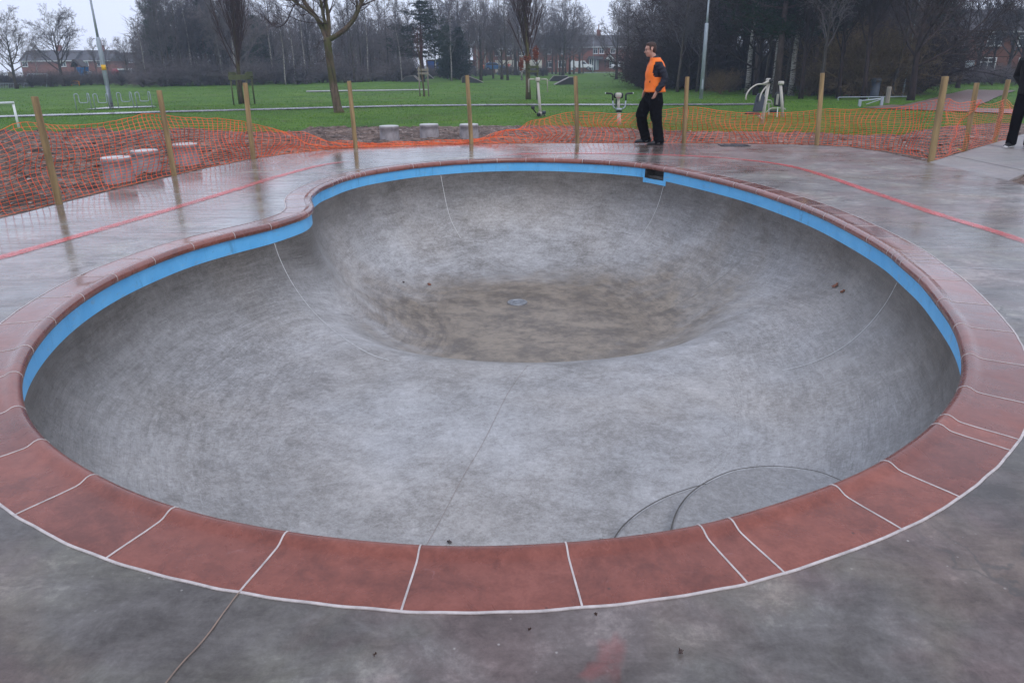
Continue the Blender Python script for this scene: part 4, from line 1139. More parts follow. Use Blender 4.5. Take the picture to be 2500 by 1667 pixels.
def stake(b, t, r_, lab):
    P = bz(*b); P.z = -.03; D = P - Vector((0, 0, 0)); H = height_at(P, t[1])
    # lean in the image plane
    q = at_dist(t[0], t[1], P.y); top = Vector((q.x, P.y, q.z))
    root = tag(MB().tube([P - Vector((0, 0, .2)), P + (top - P) * .5, top - (top - P).normalized() * .012, top], [r_ * 1.02, r_, r_ * .97, r_ * .9], 14).build('timber_stake', M_stake, None, True), lab, 'fence stake', 'timber stakes holding the orange netting')
    md = root.modifiers.new('e', 'EDGE_SPLIT'); md.split_angle = R(40)
    return root
for b_, t_, r_, lab in POSTS: stake(b_, t_, r_, lab)
# netting control stations: (u, v_top, v_bottom, back lean of the top, bunching)
NET = [(-70, 400, 556, .1), (0, 352, 536, .18), (60, 322, 521, .05), (103, 300, 510, .0), (200, 306, 484, .06), (300, 300, 459, .08), (395, 278, 437, 0), (480, 286, 417, .05), (560, 292, 402, .1), (607, 300, 391, 0), (680, 316, 381, .25),
       (760, 334, 372, .5), (862, 350, 364, .30), (950, 356, 361, .12), (1050, 352, 357, .12), (1145, 345, 354, .15), (1250, 312, 352, .35), (1330, 290, 352, .15), (1405, 274, 352, 0), (1500, 279, 352, .03), (1600, 270, 352, .05), (1672, 262, 352, 0), (1760, 272, 352, .05),
       (1840, 277, 353, .08), (1930, 274, 354, .05), (2001, 267, 356, 0), (2080, 268, 361, .05), (2180, 262, 374, .08), (2289, 243, 393, 0), (2330, 252, 378, .04), (2372, 245, 366, 0), (2405, 256, 358, .04), (2440, 244, 348, 0), (2475, 262, 340, .05)]
cols = []
def net_point(k, f):
    u0, t0, b0, l0 = NET[k]; u1, t1, b1, l1 = NET[k + 1]
    return u0 + (u1 - u0) * f, t0 + (t1 - t0) * f, b0 + (b1 - b0) * f, l0 + (l1 - l0) * f
ctl = []
for (u, vt, vb, ln) in NET:
    P = bz(u, vb, -.02); out = Vector((P.x, P.y - 6.5, 0)).normalized() if u < 2289 else Vector((-pd.y, pd.x, 0)) * (1 if Vector((-pd.y, pd.x, 0)).dot(Vector((0, 1, 0))) > 0 else -1)
    T = P + out * ln; h = max(.05, height_at(T, vt)); ctl.append((P, out, ln, h))
def catm(a, b_, c, d, t): return .5 * ((2 * b_) + (c - a) * t + (2 * a - 5 * b_ + 4 * c - d) * t * t + (3 * b_ - a - 3 * c + d) * t ** 3)
stn = []; SP = .098; carry = 0; prevP = None
for k in range(len(ctl) - 1):
    a = ctl[max(0, k - 1)]; b_ = ctl[k]; c = ctl[k + 1]; d = ctl[min(len(ctl) - 1, k + 2)]
    m_ = max(2, int((c[0] - b_[0]).length / .02))
    for j in range(m_):
        t = j / m_; P = b_[0].lerp(c[0], t)
        if prevP is not None: carry += (P - prevP).length
        prevP = P
        if carry >= SP or not stn:
            carry = 0; stn.append((P, b_[1].lerp(c[1], t).normalized(), catm(a[2], b_[2], c[2], d[2], t), max(.045, catm(a[3], b_[3], c[3], d[3], t))))
NROWS = 21; grid = []
for i, (P, out, ln, h) in enumerate(stn):
    col = []; slack = max(0, 1.0 - h)
    tdir = (stn[min(i + 1, len(stn) - 1)][0] - stn[max(0, i - 1)][0]).normalized()
    for r_ in range(NROWS):
        f = r_ / (NROWS - 1); ff = f
        bunch = sstep(.55, 1.0, f) * .10 * min(1, slack * 2)          # rows gather under the top edge
        z = h * (f - bunch * (1 - f) * 2)
        q = P + out * (ln * f * f)
        wv = noise.noise(Vector((i * .11, f * 2.2, 3))) * .17 + noise.noise(Vector((i * .35, f * 4, 8))) * .035
        if h < .45:                                                    # collapsed: folds lie back on the soil
            s_ = 1 - h / .45; wv += math.sin(f * 9 + i * .2) * .10 * s_ + noise.noise(Vector((i * .6, f * 5, 1))) * .12 * s_ ; z = z * (1 + .45 * s_ * math.sin(f * 12 + i * .7)) + .03 * s_ * abs(noise.noise(Vector((i * .5, f * 6, 0))))
            q = q + out * (s_ * .12 * f)
        if f < .03 or (h > .5 and f > .97): wv *= .3
        q = q + out * (wv + .03 * (h > .5)) + tdir * (noise.noise(Vector((i * .09, f * 1.6, 5))) * .30 * min(1, .3 + slack))
        zz = z + .012 * noise.noise(Vector((i * .5, r_ * .8, 0)))
        gs = on_soil(q.x, q.y) + .012 if not inpoly(q.x, q.y, deck_xy) else .01
        col.append(Vector((q.x, q.y, max(gs, zz - .0))))
    grid.append(col)
hm_, vm_ = MB(), MB()
def strand(mb, a, b_, w, tk, ax):
    w = w * min(1.0, max(.5, a.length / 13.0))
    t = (b_ - a).normalized(); s = t.cross(ax).normalized() * w; n_ = t.cross(s).normalized() * tk
    mb.add([a + s, a + n_, a - s, a - n_, b_ + s, b_ + n_, b_ - s, b_ - n_], [(0, 1, 5, 4), (1, 2, 6, 5), (2, 3, 7, 6), (3, 0, 4, 7)])
for i in range(len(grid) - 1):
    out = stn[i][1]
    for r_ in range(NROWS):
        w = .0044 if r_ in (0, NROWS - 1) else .0028
        strand(hm_, grid[i][r_], grid[i + 1][r_], w, .0015, out)
for i in range(len(grid)):
    out = stn[i][1]
    for r_ in range(NROWS - 1):
        a, b_ = grid[i][r_], grid[i][r_ + 1]; mid = (a + b_) / 2
        strand(vm_, a, mid, .0046, .0018, out); strand(vm_, mid, b_, .0046, .0018, out)
        c = a; t = (b_ - a).normalized(); s = t.cross(out).normalized() * .011 * min(1.0, max(.6, a.length / 13.0)); u_ = t * .008
        vm_.add([c - s - u_ * .3, c - u_, c + s - u_ * .3, c + s + u_ * .3, c + u_, c - s + u_ * .3], [(0, 1, 2, 3, 4, 5)])
net = empty('barrier_netting', stn[0][0], 0, 'sagging orange plastic barrier netting strung between the timber stakes', 'safety netting')
for nm, mb, mt in (('horizontal_strands', hm_, M_net), ('vertical_strands', vm_, M_netred)):
    o = mb.build(nm, mt); o.parent = net; o.matrix_parent_inverse = Matrix.Translation(-stn[0][0])

# ------------------------------------------------------------------ concrete stumps
def stump_mat():
    t = NT('cast_concrete_stump'); a = t.noise(5, 6, .7, .5); c = t.noise(40, 4, .7); col = t.ramp(a, [(.3, (.19, .175, .18)), (.7, (.40, .37, .385))])
    return t.done(col, .6, t.bump(c, .5, .008), 0, .4)
M_stump = stump_mat(); M_top = simple('smooth_stump_top', (.50, .49, .47), .35, .15, 9)
for (u, vb, vt, wd, lab) in ((296, 459, 385, 68, 'grey concrete stump nearest the left edge of the deck'), (364, 436, 368, 62, 'grey concrete stump just behind the nearest left one'), (461, 416, 352, 57, 'grey concrete stump right of the second stake'),
                         (952, 350, 308, 47, 'left one of the three concrete stumps beyond the collapsed netting'), (1049, 349, 304, 46, 'middle one of the three concrete stumps beyond the collapsed netting'), (1146, 349, 304, 46, 'concrete stump half hidden behind the fifth stake')):
    P = gp(u, vb - 4); P.z = on_soil(P.x, P.y) - .04; r_ = wd / pxm(P) / 2; H = height_at(P, vt) - P.z
    root = empty('concrete_stump', P, 0, lab, 'stump seat', 'concrete stump seats')
    pr = [(r_ * 1.02, -.1), (r_ * 1.01, H * .3), (r_ * .985, H * .6), (r_ * .97, H - .055), (r_ * 1.0, H - .05), (r_ * 1.0, H - .012), (r_ * .98, H - .001)]
    n = 40; vs = [(q * math.cos(2 * math.pi * k / n), q * math.sin(2 * math.pi * k / n), z) for q, z in pr for k in range(n)]
    MB().add(vs, [(i * n + k, i * n + (k + 1) % n, (i + 1) * n + (k + 1) % n, (i + 1) * n + k) for i in range(len(pr) - 1) for k in range(n)]).build('body', M_stump, root, True)
    MB().tube([(0, 0, H - .006), (0, 0, H + .004), (0, 0, H + .008)], [r_ * .985, r_ * .985, r_ * .95], 40).build('top', M_top, root)

# ------------------------------------------------------------------ lamp posts
M_galv = simple('galvanised_steel', (.34, .38, .43), .45, .12, 14, .3, stretch=(1, 1, .4))
M_dk = simple('dark_paint', (.02, .022, .025), .45, .2, 8)
M_yel = simple('yellow_sticker', (.75, .42, .02), .5, .1, 8)
def lamp(u, vb, r_, H, lab, collar, split=1.9, ylw=None, arm=False, name='lamp_post', P=None):
    P = P or gp(u, vb); root = empty(name, P, 0, lab, 'lamp post')
    MB().tube([(0, 0, -.2), (0, 0, split - .06), (0, 0, split)], [r_, r_, r_ * .8], 16).build('base_column', M_galv, root, True)
    MB().tube([(0, 0, split - .05), (0, 0, H * .6), (0, 0, H)], [r_ * .62, r_ * .5, r_ * .34], 14).build('shaft', M_galv, root, True)
    if collar: MB().tube([(0, 0, -.2), (0, 0, .26)], [r_ * 1.04, r_ * 1.04], 16).build('base_sleeve', M_dk, root, True)
    MB().box((0, -r_ * .98, .85), (r_ * .9, .03, .55), bev=.008).build('access_door', M_galv, root)
    if ylw: MB().tube([(0, 0, ylw), (0, 0, ylw + .28)], [r_ * (1.03 if ylw < split else .7)] * 2, 14).build('warning_band', M_yel, root, True)
    MB().tube([(0, 0, H - .05), (0, -.5, H + .2), (0, -1.1, H + .28)] if not arm else [(0, 0, H - .05), (.25, 0, H + .05), (1.6, 0, H + .22)], [.04, .035, .03], 8).build('bracket', M_galv, root, True)
    hx = (0, -1.35, H + .28) if not arm else (1.75, 0, H + .25)
    MB().box(hx, (.25, .6, .12) if not arm else (.6, .25, .12), bev=.04).build('lantern', M_galv, root)
    return root
P = gp(272, 263); s_ = pxm(P)
lamp(272, 263, .115, 8.0, 'tall grey steel lamp post behind the four cycle hoops, with a black base', True, height_at(P, 92) - P.z, height_at(P, 172) - P.z)
P = gp(1711, 242); lamp(1711, 242, .115, 8.0, 'tall grey steel lamp post between the orange vest and the chest press', False, height_at(P, 57) - P.z)
P = gp(2203, 236); lamp(2203, 236, .055, 8.5, 'slender steel post with a yellow band right of the litter bin', False, 2.0, height_at(P, 168) - P.z)
P = Vector((1440 - 1250, FPX, 0)).normalized() * 150; P.z = gz(P.x, P.y)
lamp(0, 0, .09, height_at(P, 63) - P.z, 'distant street lamp with a long side arm above the brick terrace', False, 1.6, None, True, 'street_lamp', P)

# ------------------------------------------------------------------ cycle hoops
base = [gp(190, 270), gp(236, 270), gp(293, 267), gp(338, 266)]; 
hoop_lab = ('first grey steel cycle hoop from the left', 'second grey steel cycle hoop, just left of the lamp post', 'third grey steel cycle hoop, just right of the lamp post', 'last grey steel cycle hoop at the right end')
def bendy(pts, r=.08, k=5):
    out = [Vector(pts[0])]
    for a, b_, c in zip(pts, pts[1:], pts[2:]):
        a, b_, c = Vector(a), Vector(b_), Vector(c); p = b_ + (a - b_).normalized() * min(r, (a - b_).length * .49); q = b_ + (c - b_).normalized() * min(r, (c - b_).length * .49)
        for i in range(k + 1):
            t = i / k; out.append((1 - t) ** 2 * p + 2 * t * (1 - t) * b_ + t * t * q)
    out.append(Vector(pts[-1])); return out
for P, lab in zip(base, hoop_lab):
    s_ = pxm(P); H = 38 / s_; w = 33 / s_
    pts = [(-.02, -.05, -.1), (-.02, -.05, H), (.13, .08, H), (.13, .08, H * .45), (w - .13, .1, H * .45), (w - .13, .1, H + .02), (w + .02, 0, H + .02), (w + .05, 0, -.1)]
    o = MB().tube(bendy(pts, .10, 5), .024, 8).build('cycle_hoop', M_galv, None, True, P); tag(o, lab, 'cycle stand', 'steel cycle hoops by the left lamp post')
pad = [gp(205, 270), gp(385, 263), gp(372, 261), gp(260, 264)]
o = MB().add([(p.x, p.y, p.z + .05) for p in pad], [(0, 1, 2, 3)]).build('cycle_pad', M_tar); tag(o, kind='structure')
# goal frame at the left edge
P = gp(46, 312); H = height_at(P, 251) - P.z; P2 = gp(-140, 325)
root = empty('goal_frame', P, 0, 'white metal goal frame cut off by the left edge of the picture', 'goal')
M_wht = simple('white_gloss_paint', (.78, .80, .80), .35, .06, 8)
d_ = P2 - P
MB().tube([(0, 0, -.1), (0, 0, H)], .045, 10).build('post', M_wht, root, True); MB().tube([(d_.x, d_.y, d_.z - .1), (d_.x, d_.y, H + d_.z * 0)], .045, 10).build('post', M_wht, root, True)
MB().tube([(.04, 0, H), (d_.x, d_.y, H)], .045, 10).build('crossbar', M_wht, root, True)

# ------------------------------------------------------------------ outdoor gym
M_beige = simple('beige_enamel', (.46, .42, .37), .35, .1, 10); M_blk = simple('black_rubber', (.012, .013, .016), .5, .2, 20); M_navy = simple('navy_seat_plastic', (.018, .024, .04), .4, .2, 10)
def local(P):
    s = pxm(P)
    def f(u, v, y=0.0):
        q = at_dist(u, v, P.y + y); return q - P
    return f
# stepper
P = gp(1318, 286); f = local(P); root = empty('gym_stepper', P, 0, 'beige outdoor gym stepper with two drooping handles and black foot pads', 'gym machine')
MB().tube([f(1320, 288), f(1317, 250), f(1313, 200)], [.065, .062, .055], 14).build('column', M_beige, root, True)
MB().box(f(1313, 195), (.20, .18, .17), bev=.04).build('head', M_beige, root, True)
for sgn, us in ((-1, (1305, 1291, 1291)), (1, (1321, 1336, 1337))):
    MB().tube(bendy([f(us[0], 194), f(us[1], 194), f(us[2], 226)], .05), .024, 8).build('handle', M_beige, root, True)
MB().box(f(1322, 278), (.34, .22, .15), bev=.06).build('hub', M_beige, root, True)
MB().tube([f(1315, 280, -.14), f(1315, 280, -.05)], .085, 16).build('bearing', M_blk, root, True)
MB().tube([f(1309, 276), f(1301, 266, -.1)], .03, 8).build('pedal_arm', M_blk, root); MB().box(f(1301, 263, -.1), (.15, .26, .13), bev=.03).build('foot_pad', M_blk, root)
MB().box(f(1328, 275, -.15), (.16, .26, .13), bev=.03).build('foot_pad', M_navy, root); MB().tube([f(1328, 280, -.1), f(1331, 284, -.1)], .02, 8).build('pedal_arm', M_blk, root)
MB().tube([f(1318, 288), f(1318, 290)], [.14, .15], 18).build('base_plate', M_galv, root)
# handlebar machine
P = gp(1512, 306); f = local(P); root = empty('gym_handlebar_machine', P, 0, 'beige outdoor gym machine with wide black handlebars beside the man', 'gym machine')
MB().tube([f(1512, 308), f(1511, 275)], [.075, .07], 12).build('pedestal', M_beige, root, True)
MB().tube([f(1510, 275), f(1510, 238)], [.05, .05], 12).build('column', M_beige, root, True)
MB().box(f(1510, 234, .05), (.34, .12, .19), bev=.05).build('shroud', M_blk, root, True)
MB().box(f(1510, 233, -.06), (.22, .16, .17), bev=.05).build('head', M_beige, root, True)
MB().box(f(1510, 239, -.146), (.13, .012, .045)).build('label_plate', simple('pink_grey_plate', (.35, .2, .2), .5), root)
for s_, xs_ in ((-1, (1503, 1497, 1496, 1493, 1479)), (1, (1519, 1526, 1528, 1531, 1545))):
    MB().tube(bendy([f(xs_[0], 267), f(xs_[1], 262), f(xs_[2], 243)], .05), .028, 8).build('handlebar', M_galv, root, True)
    MB().tube(bendy([f(xs_[2], 246), f(xs_[2], 232), f(xs_[3], 229), f(xs_[4], 228)], .05), .032, 8).build('grip', M_blk, root, True)
    MB().ball(f(xs_[4], 228), .03, 8, 6).build('grip_end', M_wht, root, True)
MB().box(f(1511, 267, -.05), (.20, .22, .07), bev=.02).build('seat_frame', M_galv, root, True); MB().box(f(1511, 272), (.24, .2, .05), bev=.02).build('clamp', M_blk, root, True)
MB().box(f(1504, 252, .08), (.05, .05, .28), bev=.02).build('strut', M_blk, root)
# chest press
P = gp(1862, 304); f = local(P); root = empty('gym_chest_press', P, 0, 'beige outdoor chest press with a black backrest and long curved arms', 'gym machine')
MB().tube([f(1860, 306, .1), f(1866, 262, .15), f(1877, 200, .2)], [(.085, .06), (.08, .06), (.07, .06)], 12).build('column', M_beige, root, True)
MB().box(f(1876, 197, .15), (.16, .20, .15), bev=.04).build('head', M_beige, root, True); MB().tube([f(1882, 198, .02), f(1882, 198, .32)], .075, 16).build('bearing', M_blk, root, True)
MB().tube(bendy([f(1876, 199, 0), f(1862, 206, -.1)], .05), .04, 8).build('link', M_beige, root, True)
MB().tube(bendy([f(1873, 207, .1), f(1848, 205, -.3), f(1828, 220, -.5), f(1821, 235, -.55), f(1821, 245, -.55)], .25, 6), .026, 8).build('press_arm', M_beige, root, True)
MB().tube(bendy([f(1875, 207, .1), f(1862, 222, -.1), f(1856, 235, -.2), f(1854, 248, -.2)], .2, 6), .026, 8).build('press_arm', M_beige, root, True)
bk = [f(*a) for a in ((1837, 272, -.1), (1845, 238, -.02), (1850, 229, 0), (1856, 228, 0), (1863, 231, 0), (1867, 238, 0), (1860, 273, -.1))]
m_ = MB(); n = len(bk); m_.add([b + Vector((0, -.06, 0)) for b in bk] + [b + Vector((0, .02, 0)) for b in bk], [tuple(range(n)), tuple(range(2 * n - 1, n - 1, -1))] + [(i, n + i, n + (i + 1) % n, (i + 1) % n) for i in range(n)])
bevel(m_.build('backrest', M_navy, root), .02)
st = [f(*a) for a in ((1818, 275, -.3), (1824, 272, 0), (1852, 273, 0), (1857, 277, -.3))]
m_ = MB(); m_.add([b for b in st] + [b - Vector((0, 0, .06)) for b in st], [(0, 1, 2, 3), (7, 6, 5, 4), (0, 4, 5, 1), (1, 5, 6, 2), (2, 6, 7, 3), (3, 7, 4, 0)]); bevel(m_.build('seat', M_blk, root), .02)
MB().tube([f(1846, 276), f(1860, 292)], .045, 8).build('seat_bracket', M_beige, root, True)
# lat pull machine
P = gp(1909, 286); f = local(P); root = empty('gym_pull_down', P, 0, 'beige square column machine with a dark seat right of the chest press', 'gym machine')
MB().tube([f(1911, 288), f(1909, 250), f(1906, 208)], [(.06, .06), (.06, .06), (.055, .055)], 10).build('column', M_beige, root, True)
MB().box(f(1907, 203), (.20, .2, .14), bev=.03).build('head', M_beige, root, True)
m_ = MB(); bk = [f(*a) for a in ((1889, 259, .3), (1891, 233, .3), (1896, 226, .3), (1908, 225, .3), (1915, 230, .3), (1914, 262, .3))]; n = len(bk)
m_.add([b + Vector((0, -.04, 0)) for b in bk] + [b + Vector((0, .04, 0)) for b in bk], [tuple(range(n)), tuple(range(2 * n - 1, n - 1, -1))] + [(i, n + i, n + (i + 1) % n, (i + 1) % n) for i in range(n)]); bevel(m_.build('backrest', M_blk, root), .02)
MB().box(f(1898, 243, .2), (.10, .02, .42), bev=.01).build('backrest_panel', M_beige, root)
MB().tube(bendy([f(1870, 275, .1), f(1881, 265, .1), f(1912, 264, .3), f(1918, 268, .1)], .06), .022, 8).build('side_rail', M_beige, root, True)
MB().tube(bendy([f(1870, 245, .5), f(1883, 245, .5), f(1887, 266, .5)], .08), .022, 8).build('hand_loop', M_beige, root, True); MB().tube([f(1872, 253, .5), f(1887, 253, .5)], .016, 6).build('cross_rail', M_beige, root); MB().tube([f(1877, 253, .5), f(1877, 280, .5)], .03, 6).build('support', M_beige, root)
MB().tube([f(1899, 262, -.15), f(1897, 286, -.15)], .02, 8).build('foot_bar', M_wht, root); MB().box(f(1890, 272, .1), (.32, .3, .12), bev=.04).build('seat', M_blk, root)

# ------------------------------------------------------------------ litter bin, barrier, stump post, rails on the right
P = gp(2133, 240); f = local(P); H = height_at(P, 191) - P.z; root = empty('litter_bin', P, 0, 'dark blue grey litter bin standing in front of the bramble thicket', 'bin'); r_ = 10.5 / pxm(P)
M_bin = simple('slate_plastic', (.045, .06, .085), .45, .2, 10)
MB().tube([(0, 0, -.05), (0, 0, .05), (0, 0, H * .78)], [r_ * .9, r_ * .95, r_], 20).build('body', M_bin, root, True)
MB().tube([(0, 0, H * .78), (0, 0, H * .83), (0, 0, H * .94), (0, 0, H)], [r_ * 1.1, r_ * 1.12, r_ * 1.1, r_ * .75], 20).build('hood', M_bin, root, True)
MB().box((0, -r_ * 1.08, H * .86), (r_ * 1.2, .03, .09)).build('slot', M_blk, root)
P = gp(2165, 253); H = height_at(P, 212) - P.z; o = MB().tube([(0, 0, -.1), (0, 0, H * .93), (0, 0, H)], [.13, .125, .10], 8).build('timber_bollard', M_greywood, None, False, P); tag(o, 'weathered square timber bollard at the end of the low barrier', 'bollard')
P = gp(2099, 261); f = local(P); root = empty('low_barrier', P, 0, 'low white galvanised barrier frame with a sloping brace beside the bollard', 'barrier')
MB().box(f(2099, 253), (.13, .1, .36), bev=.01).build('post', M_galv, root); MB().box(f(2153, 248), (.13, .1, .38), bev=.01).build('post', M_galv, root)
MB().tube([f(2099, 247), f(2153, 241)], .03, 8).build('rail', M_galv, root); MB().tube([f(2115, 255), f(2151, 243)], .022, 8).build('brace', M_galv, root)
P = gp(2046, 246); f = local(P); root = empty('hoop_rail', P, 0, 'long knee high steel rail in front of the bramble thicket', 'rail')
MB().tube(bendy([f(2046, 247), f(2046, 238), f(2140, 237), f(2232, 236)], .08), .025, 8).build('rail', M_galv, root)
for u in (2120, 2228): MB().tube([f(u, 237), f(u, 250)], .022, 8).build('post', M_galv, root)
P = gp(2236, 236); f = local(P); root = empty('timber_knee_rail', P, 0, 'low dark timber knee rail along the path to the brick terrace', 'fence')
MB().tube([f(2232, 236, 0), f(2290, 229, 6), f(2350, 224, 12), (f(2410, 219, 20))], .045, 6).build('rail', M_greenwood, root)
for u, v, y in ((2245, 234, 1), (2290, 229, 6), (2330, 226, 10), (2370, 222, 15), (2405, 219, 19)): q = f(u, v, y); MB().box((q.x, q.y, q.z - .22), (.1, .1, .5)).build('post', M_greenwood, root)
PR = [gp(u, v) for u, v in ((2120, 262), (2250, 265), (2380, 270), (2560, 276))]
strip_path('tarmac_path', [gp(2140, 262), gp(2300, 268), gp(2480, 275), gp(2680, 282)], 3.2, simple('brown_wet_tarmac', (.19, .115, .098), .35, .2, 3), .05)
strip_path('tarmac_path', [gp(2270, 266), gp(2330, 250), gp(2370, 236), gp(2420, 222)], 3.0, bpy.data.materials['brown_wet_tarmac'], .055)
# ------------------------------------------------------------------ wooden bmx ramps
M_ply = simple('grey_ramp_boards', (.20, .175, .165), .5, .25, 5, stretch=(6, 1, 1)); M_rd = simple('ramp_side_black', (.02, .022, .024), .6, .2, 5)
def ramp(u, vb, poly, lab, depth=1.6, curved=False):
    P = gp(u, vb); s = pxm(P); root = empty('bike_ramp', P, 0, lab, 'ramp')
    pts = [((a - u) / s, max(-.02, (vb - b_) / s)) for a, b_ in poly]
    MB().prism(pts, 0, depth).build('side', M_rd, root)
    k = len(pts); top = pts[1:] if not curved else pts[1:]
    m_ = MB()
    for (a, b_) in zip(pts, pts[1:]):
        m_.add([(a[0], -.03, a[1] + .02), (b_[0], -.03, b_[1] + .02), (b_[0], depth + .03, b_[1] + .02), (a[0], depth + .03, a[1] + .02)], [(0, 1, 2, 3)])
    o = m_.build('riding_surface', M_ply, root); md = o.modifiers.new('s', 'SOLIDIFY'); md.thickness = .03
    return root
ramp(1000, 201, [(976, 201), (992, 188), (1010, 187), (1024, 200)], 'black and grey roof shaped bike ramp left of the young staked tree', 2.2)
ramp(1052, 193, [(1036, 193), (1046, 183), (1058, 193)], 'small wedge bike ramp behind the young staked tree', 1.5)
ramp(1150, 203, [(1127, 203), (1128, 190), (1136, 187), (1146, 189), (1165, 196), (1180, 203)], 'black curved bike ramp behind the fifth stake', 1.6)
ramp(1378, 208, [(1354, 208), (1390, 191), (1400, 191), (1401, 208)], 'slatted wooden bike ramp left of the sixth stake', 2.2)
ramp(1360, 199, [(1340, 199), (1352, 187), (1386, 187), (1390, 199)], 'low brown board ramp behind the slatted one', 1.5)
ramp(1240, 183, [(1226, 183), (1236, 179), (1250, 179), (1254, 183)], 'low flat black ramp box near the two far workers', 1.5)

# ------------------------------------------------------------------ houses
def brick(name, a, b_, m_):
    t = NT(name); br = t.n('ShaderNodeTexBrick'); t.link(t.map((1, 1, 1), (R(90), 0, 0)), br.inputs['Vector']); br.inputs['Scale'].default_value = 4.5
    br.inputs['Color1'].default_value = a + (1,); br.inputs['Color2'].default_value = b_ + (1,); br.inputs['Mortar'].default_value = m_ + (1,); br.inputs['Mortar Size'].default_value = .012
    col = t.mix(t.range(t.noise(.6, 5), .3, .7, 0, .3), br.outputs[0], (.12, .06, .05)); return t.done(col, .8, None, 0, .2)
M_brick = brick('red_brick', (.20, .060, .042), (.26, .085, .055), (.24, .18, .15)); M_brown = brick('brown_brick', (.15, .055, .038), (.20, .075, .05), (.2, .15, .12))
M_tile = simple('slate_roof_tiles', (.070, .062, .068), .6, .3, 3, stretch=(1, 6, 6)); M_glass = simple('dim_window_glass', (.03, .035, .045), .08, .2, 2); M_pvc = simple('white_window_frame', (.72, .73, .74), .4, .05, 8)
M_render = simple('cream_render', (.62, .60, .54), .8, .1, 2); M_bluedoor = simple('blue_garage_door', (.02, .075, .32), .45, .15, 8, stretch=(8, 1, 1)); M_doorw = simple('pale_door', (.45, .5, .55), .5, .1, 8)
def window(root, x, z, w, h, y=-.02, mull=1):
    fr = MB(); 
    for a in (-w / 2, w / 2): fr.box((x + a, y - .03, z), (.09, .08, h + .09))
    for a in (-h / 2, h / 2): fr.box((x, y - .035, z + a), (w - .09, .08, .09))
    for k in range(mull): fr.box((x - w / 2 + w * (k + 1) / (mull + 1), y - .03, z), (.07, .06, h - .09))
    fr.box((x, y - .028, z + h * .22), (w - .09, .05, .06))
    o = fr.build('window_frame', M_pvc, root); MB().box((x, y - .004, z), (w - .08, .03, h - .08)).build('pane', M_glass, o)
    MB().box((x, y - .09, z - h / 2 - .08), (w + .2, .16, .06)).build('sill', M_pvc, o)
def house(P, rz, W, D, eave, ridge, wallm, lab, wins=(), doors=(), chim=(), gable=False, cat='house', name='brick_house'):
    root = empty(name, P, rz, lab, cat)
    if gable:
        MB().prism([(-W / 2, -.5), (W / 2, -.5), (W / 2, eave), (0, ridge), (-W / 2, eave)], 0, D).build('wall', wallm, root)
        rf = MB()
        for s in (-1, 1):
            a, b_ = (s * (W / 2 + .3), eave - .25), (0, ridge + .12); rf.add([(a[0], -.35, a[1]), (b_[0], -.35, b_[1]), (b_[0], D + .3, b_[1]), (a[0], D + .3, a[1])], [(0, 1, 2, 3)])
        o = rf.build('roof', M_tile, root); md = o.modifiers.new('s', 'SOLIDIFY'); md.thickness = .14
        for s in (-1, 1): MB().tube([(s * (W / 2 + .32), -.40, eave - .3), (0, -.40, ridge + .02)], (.06), 4).build('bargeboard', M_pvc, root)
    else:
        MB().box((0, D / 2, eave / 2 - .3), (W, D, eave + .6)).build('wall', wallm, root)
        o = MB().prism([(-.45, eave - .08), (D / 2, ridge), (D + .45, eave - .08), (D + .45, eave - .2), (-.45, eave - .2)], -W / 2 - .25, W / 2 + .25, Matrix(((0, 1, 0, 0), (1, 0, 0, 0), (0, 0, 1, 0), (0, 0, 0, 1)))).build('roof', M_tile, root)
        for cx in chim:
            c = MB().box((cx, D / 2, ridge + .35), (.9, .7, 1.6)).build('chimney', wallm, o); MB().tube([(cx, D / 2, ridge + 1.1), (cx, D / 2, ridge + 2.3)], .12, 8).build('flue', wallm, o)
        MB().box((0, -.46, eave - .13), (W + .5, .1, .14)).build('gutter', M_pvc, root)
    for wdw in wins: window(root, *wdw)
    for (x, w, h, mt) in doors:
        d = MB().box((x, -.03, h / 2), (w, .08, h), bev=.01).build('door', mt, root); MB().box((x + w * .35, -.09, h * .48), (.04, .06, .12)).build('handle', M_pvc, d)
    return root
def ground_far(u, dist, z=None):
    d = ray(u, 160); P = Vector((d.x, d.y, 0)).normalized() * dist; P.z = gz(P.x, P.y) if z is None else z; return P
def fitted(u0, u1, dist, vbase):
    um = (u0 + u1) / 2; P = ground_far(um, dist); q = ray(um, vbase); P.z = CAMH + q.z / math.hypot(q.x, q.y) * dist
    return P, abs(u1 - u0) / FPX * dist * 1.0, math.atan2(-P.x, P.y)
Pc, Wc, az = fitted(1330, 1640, 178, 171); E = 5.0; k = FPX / 178 
def wx(u): return (u - 1485) / k
house(Pc, -0.06, Wc, 8, 4.9, 7.4, M_brick, 'long red brick terrace with white windows behind the white pickup', [(wx(1455), 4.0, 1.0, 1.1), (wx(1469), 4.0, 1.0, 1.1), (wx(1428), 1.3, .9, 1.3), (wx(1494), 1.2, 1.2, 1.5, -.02, 2), (wx(1494), 4.0, 1.0, 1.0), (wx(1350), 4.0, 1.2, 1.1), (wx(1380), 4.0, 1.2, 1.1), (wx(1350), 1.3, 1.6, 1.3), (wx(1380), 1.3, 1.6, 1.3), (wx(1550), 4.0, 1.2, 1.1), (wx(1600), 4.0, 1.2, 1.1)], [(wx(1459), .9, 2.1, M_doorw), (wx(1405), .9, 2.1, M_doorw)], (wx(1463), wx(1411)))
root = empty('glazed_porch', Pc + Vector((wx(1448), -1.4, 0)), -.06, 'white framed glazed porch with slate canopy on the red brick terrace', 'porch')
MB().box((0, .6, 1.1), (1.5, 1.2, 2.2)).build('glazing', M_glass, root)
for x in (-.75, -.25, .25, .75): MB().box((x, -.02, 1.1), (.1, .1, 2.2)).build('frame_post', M_pvc, root)
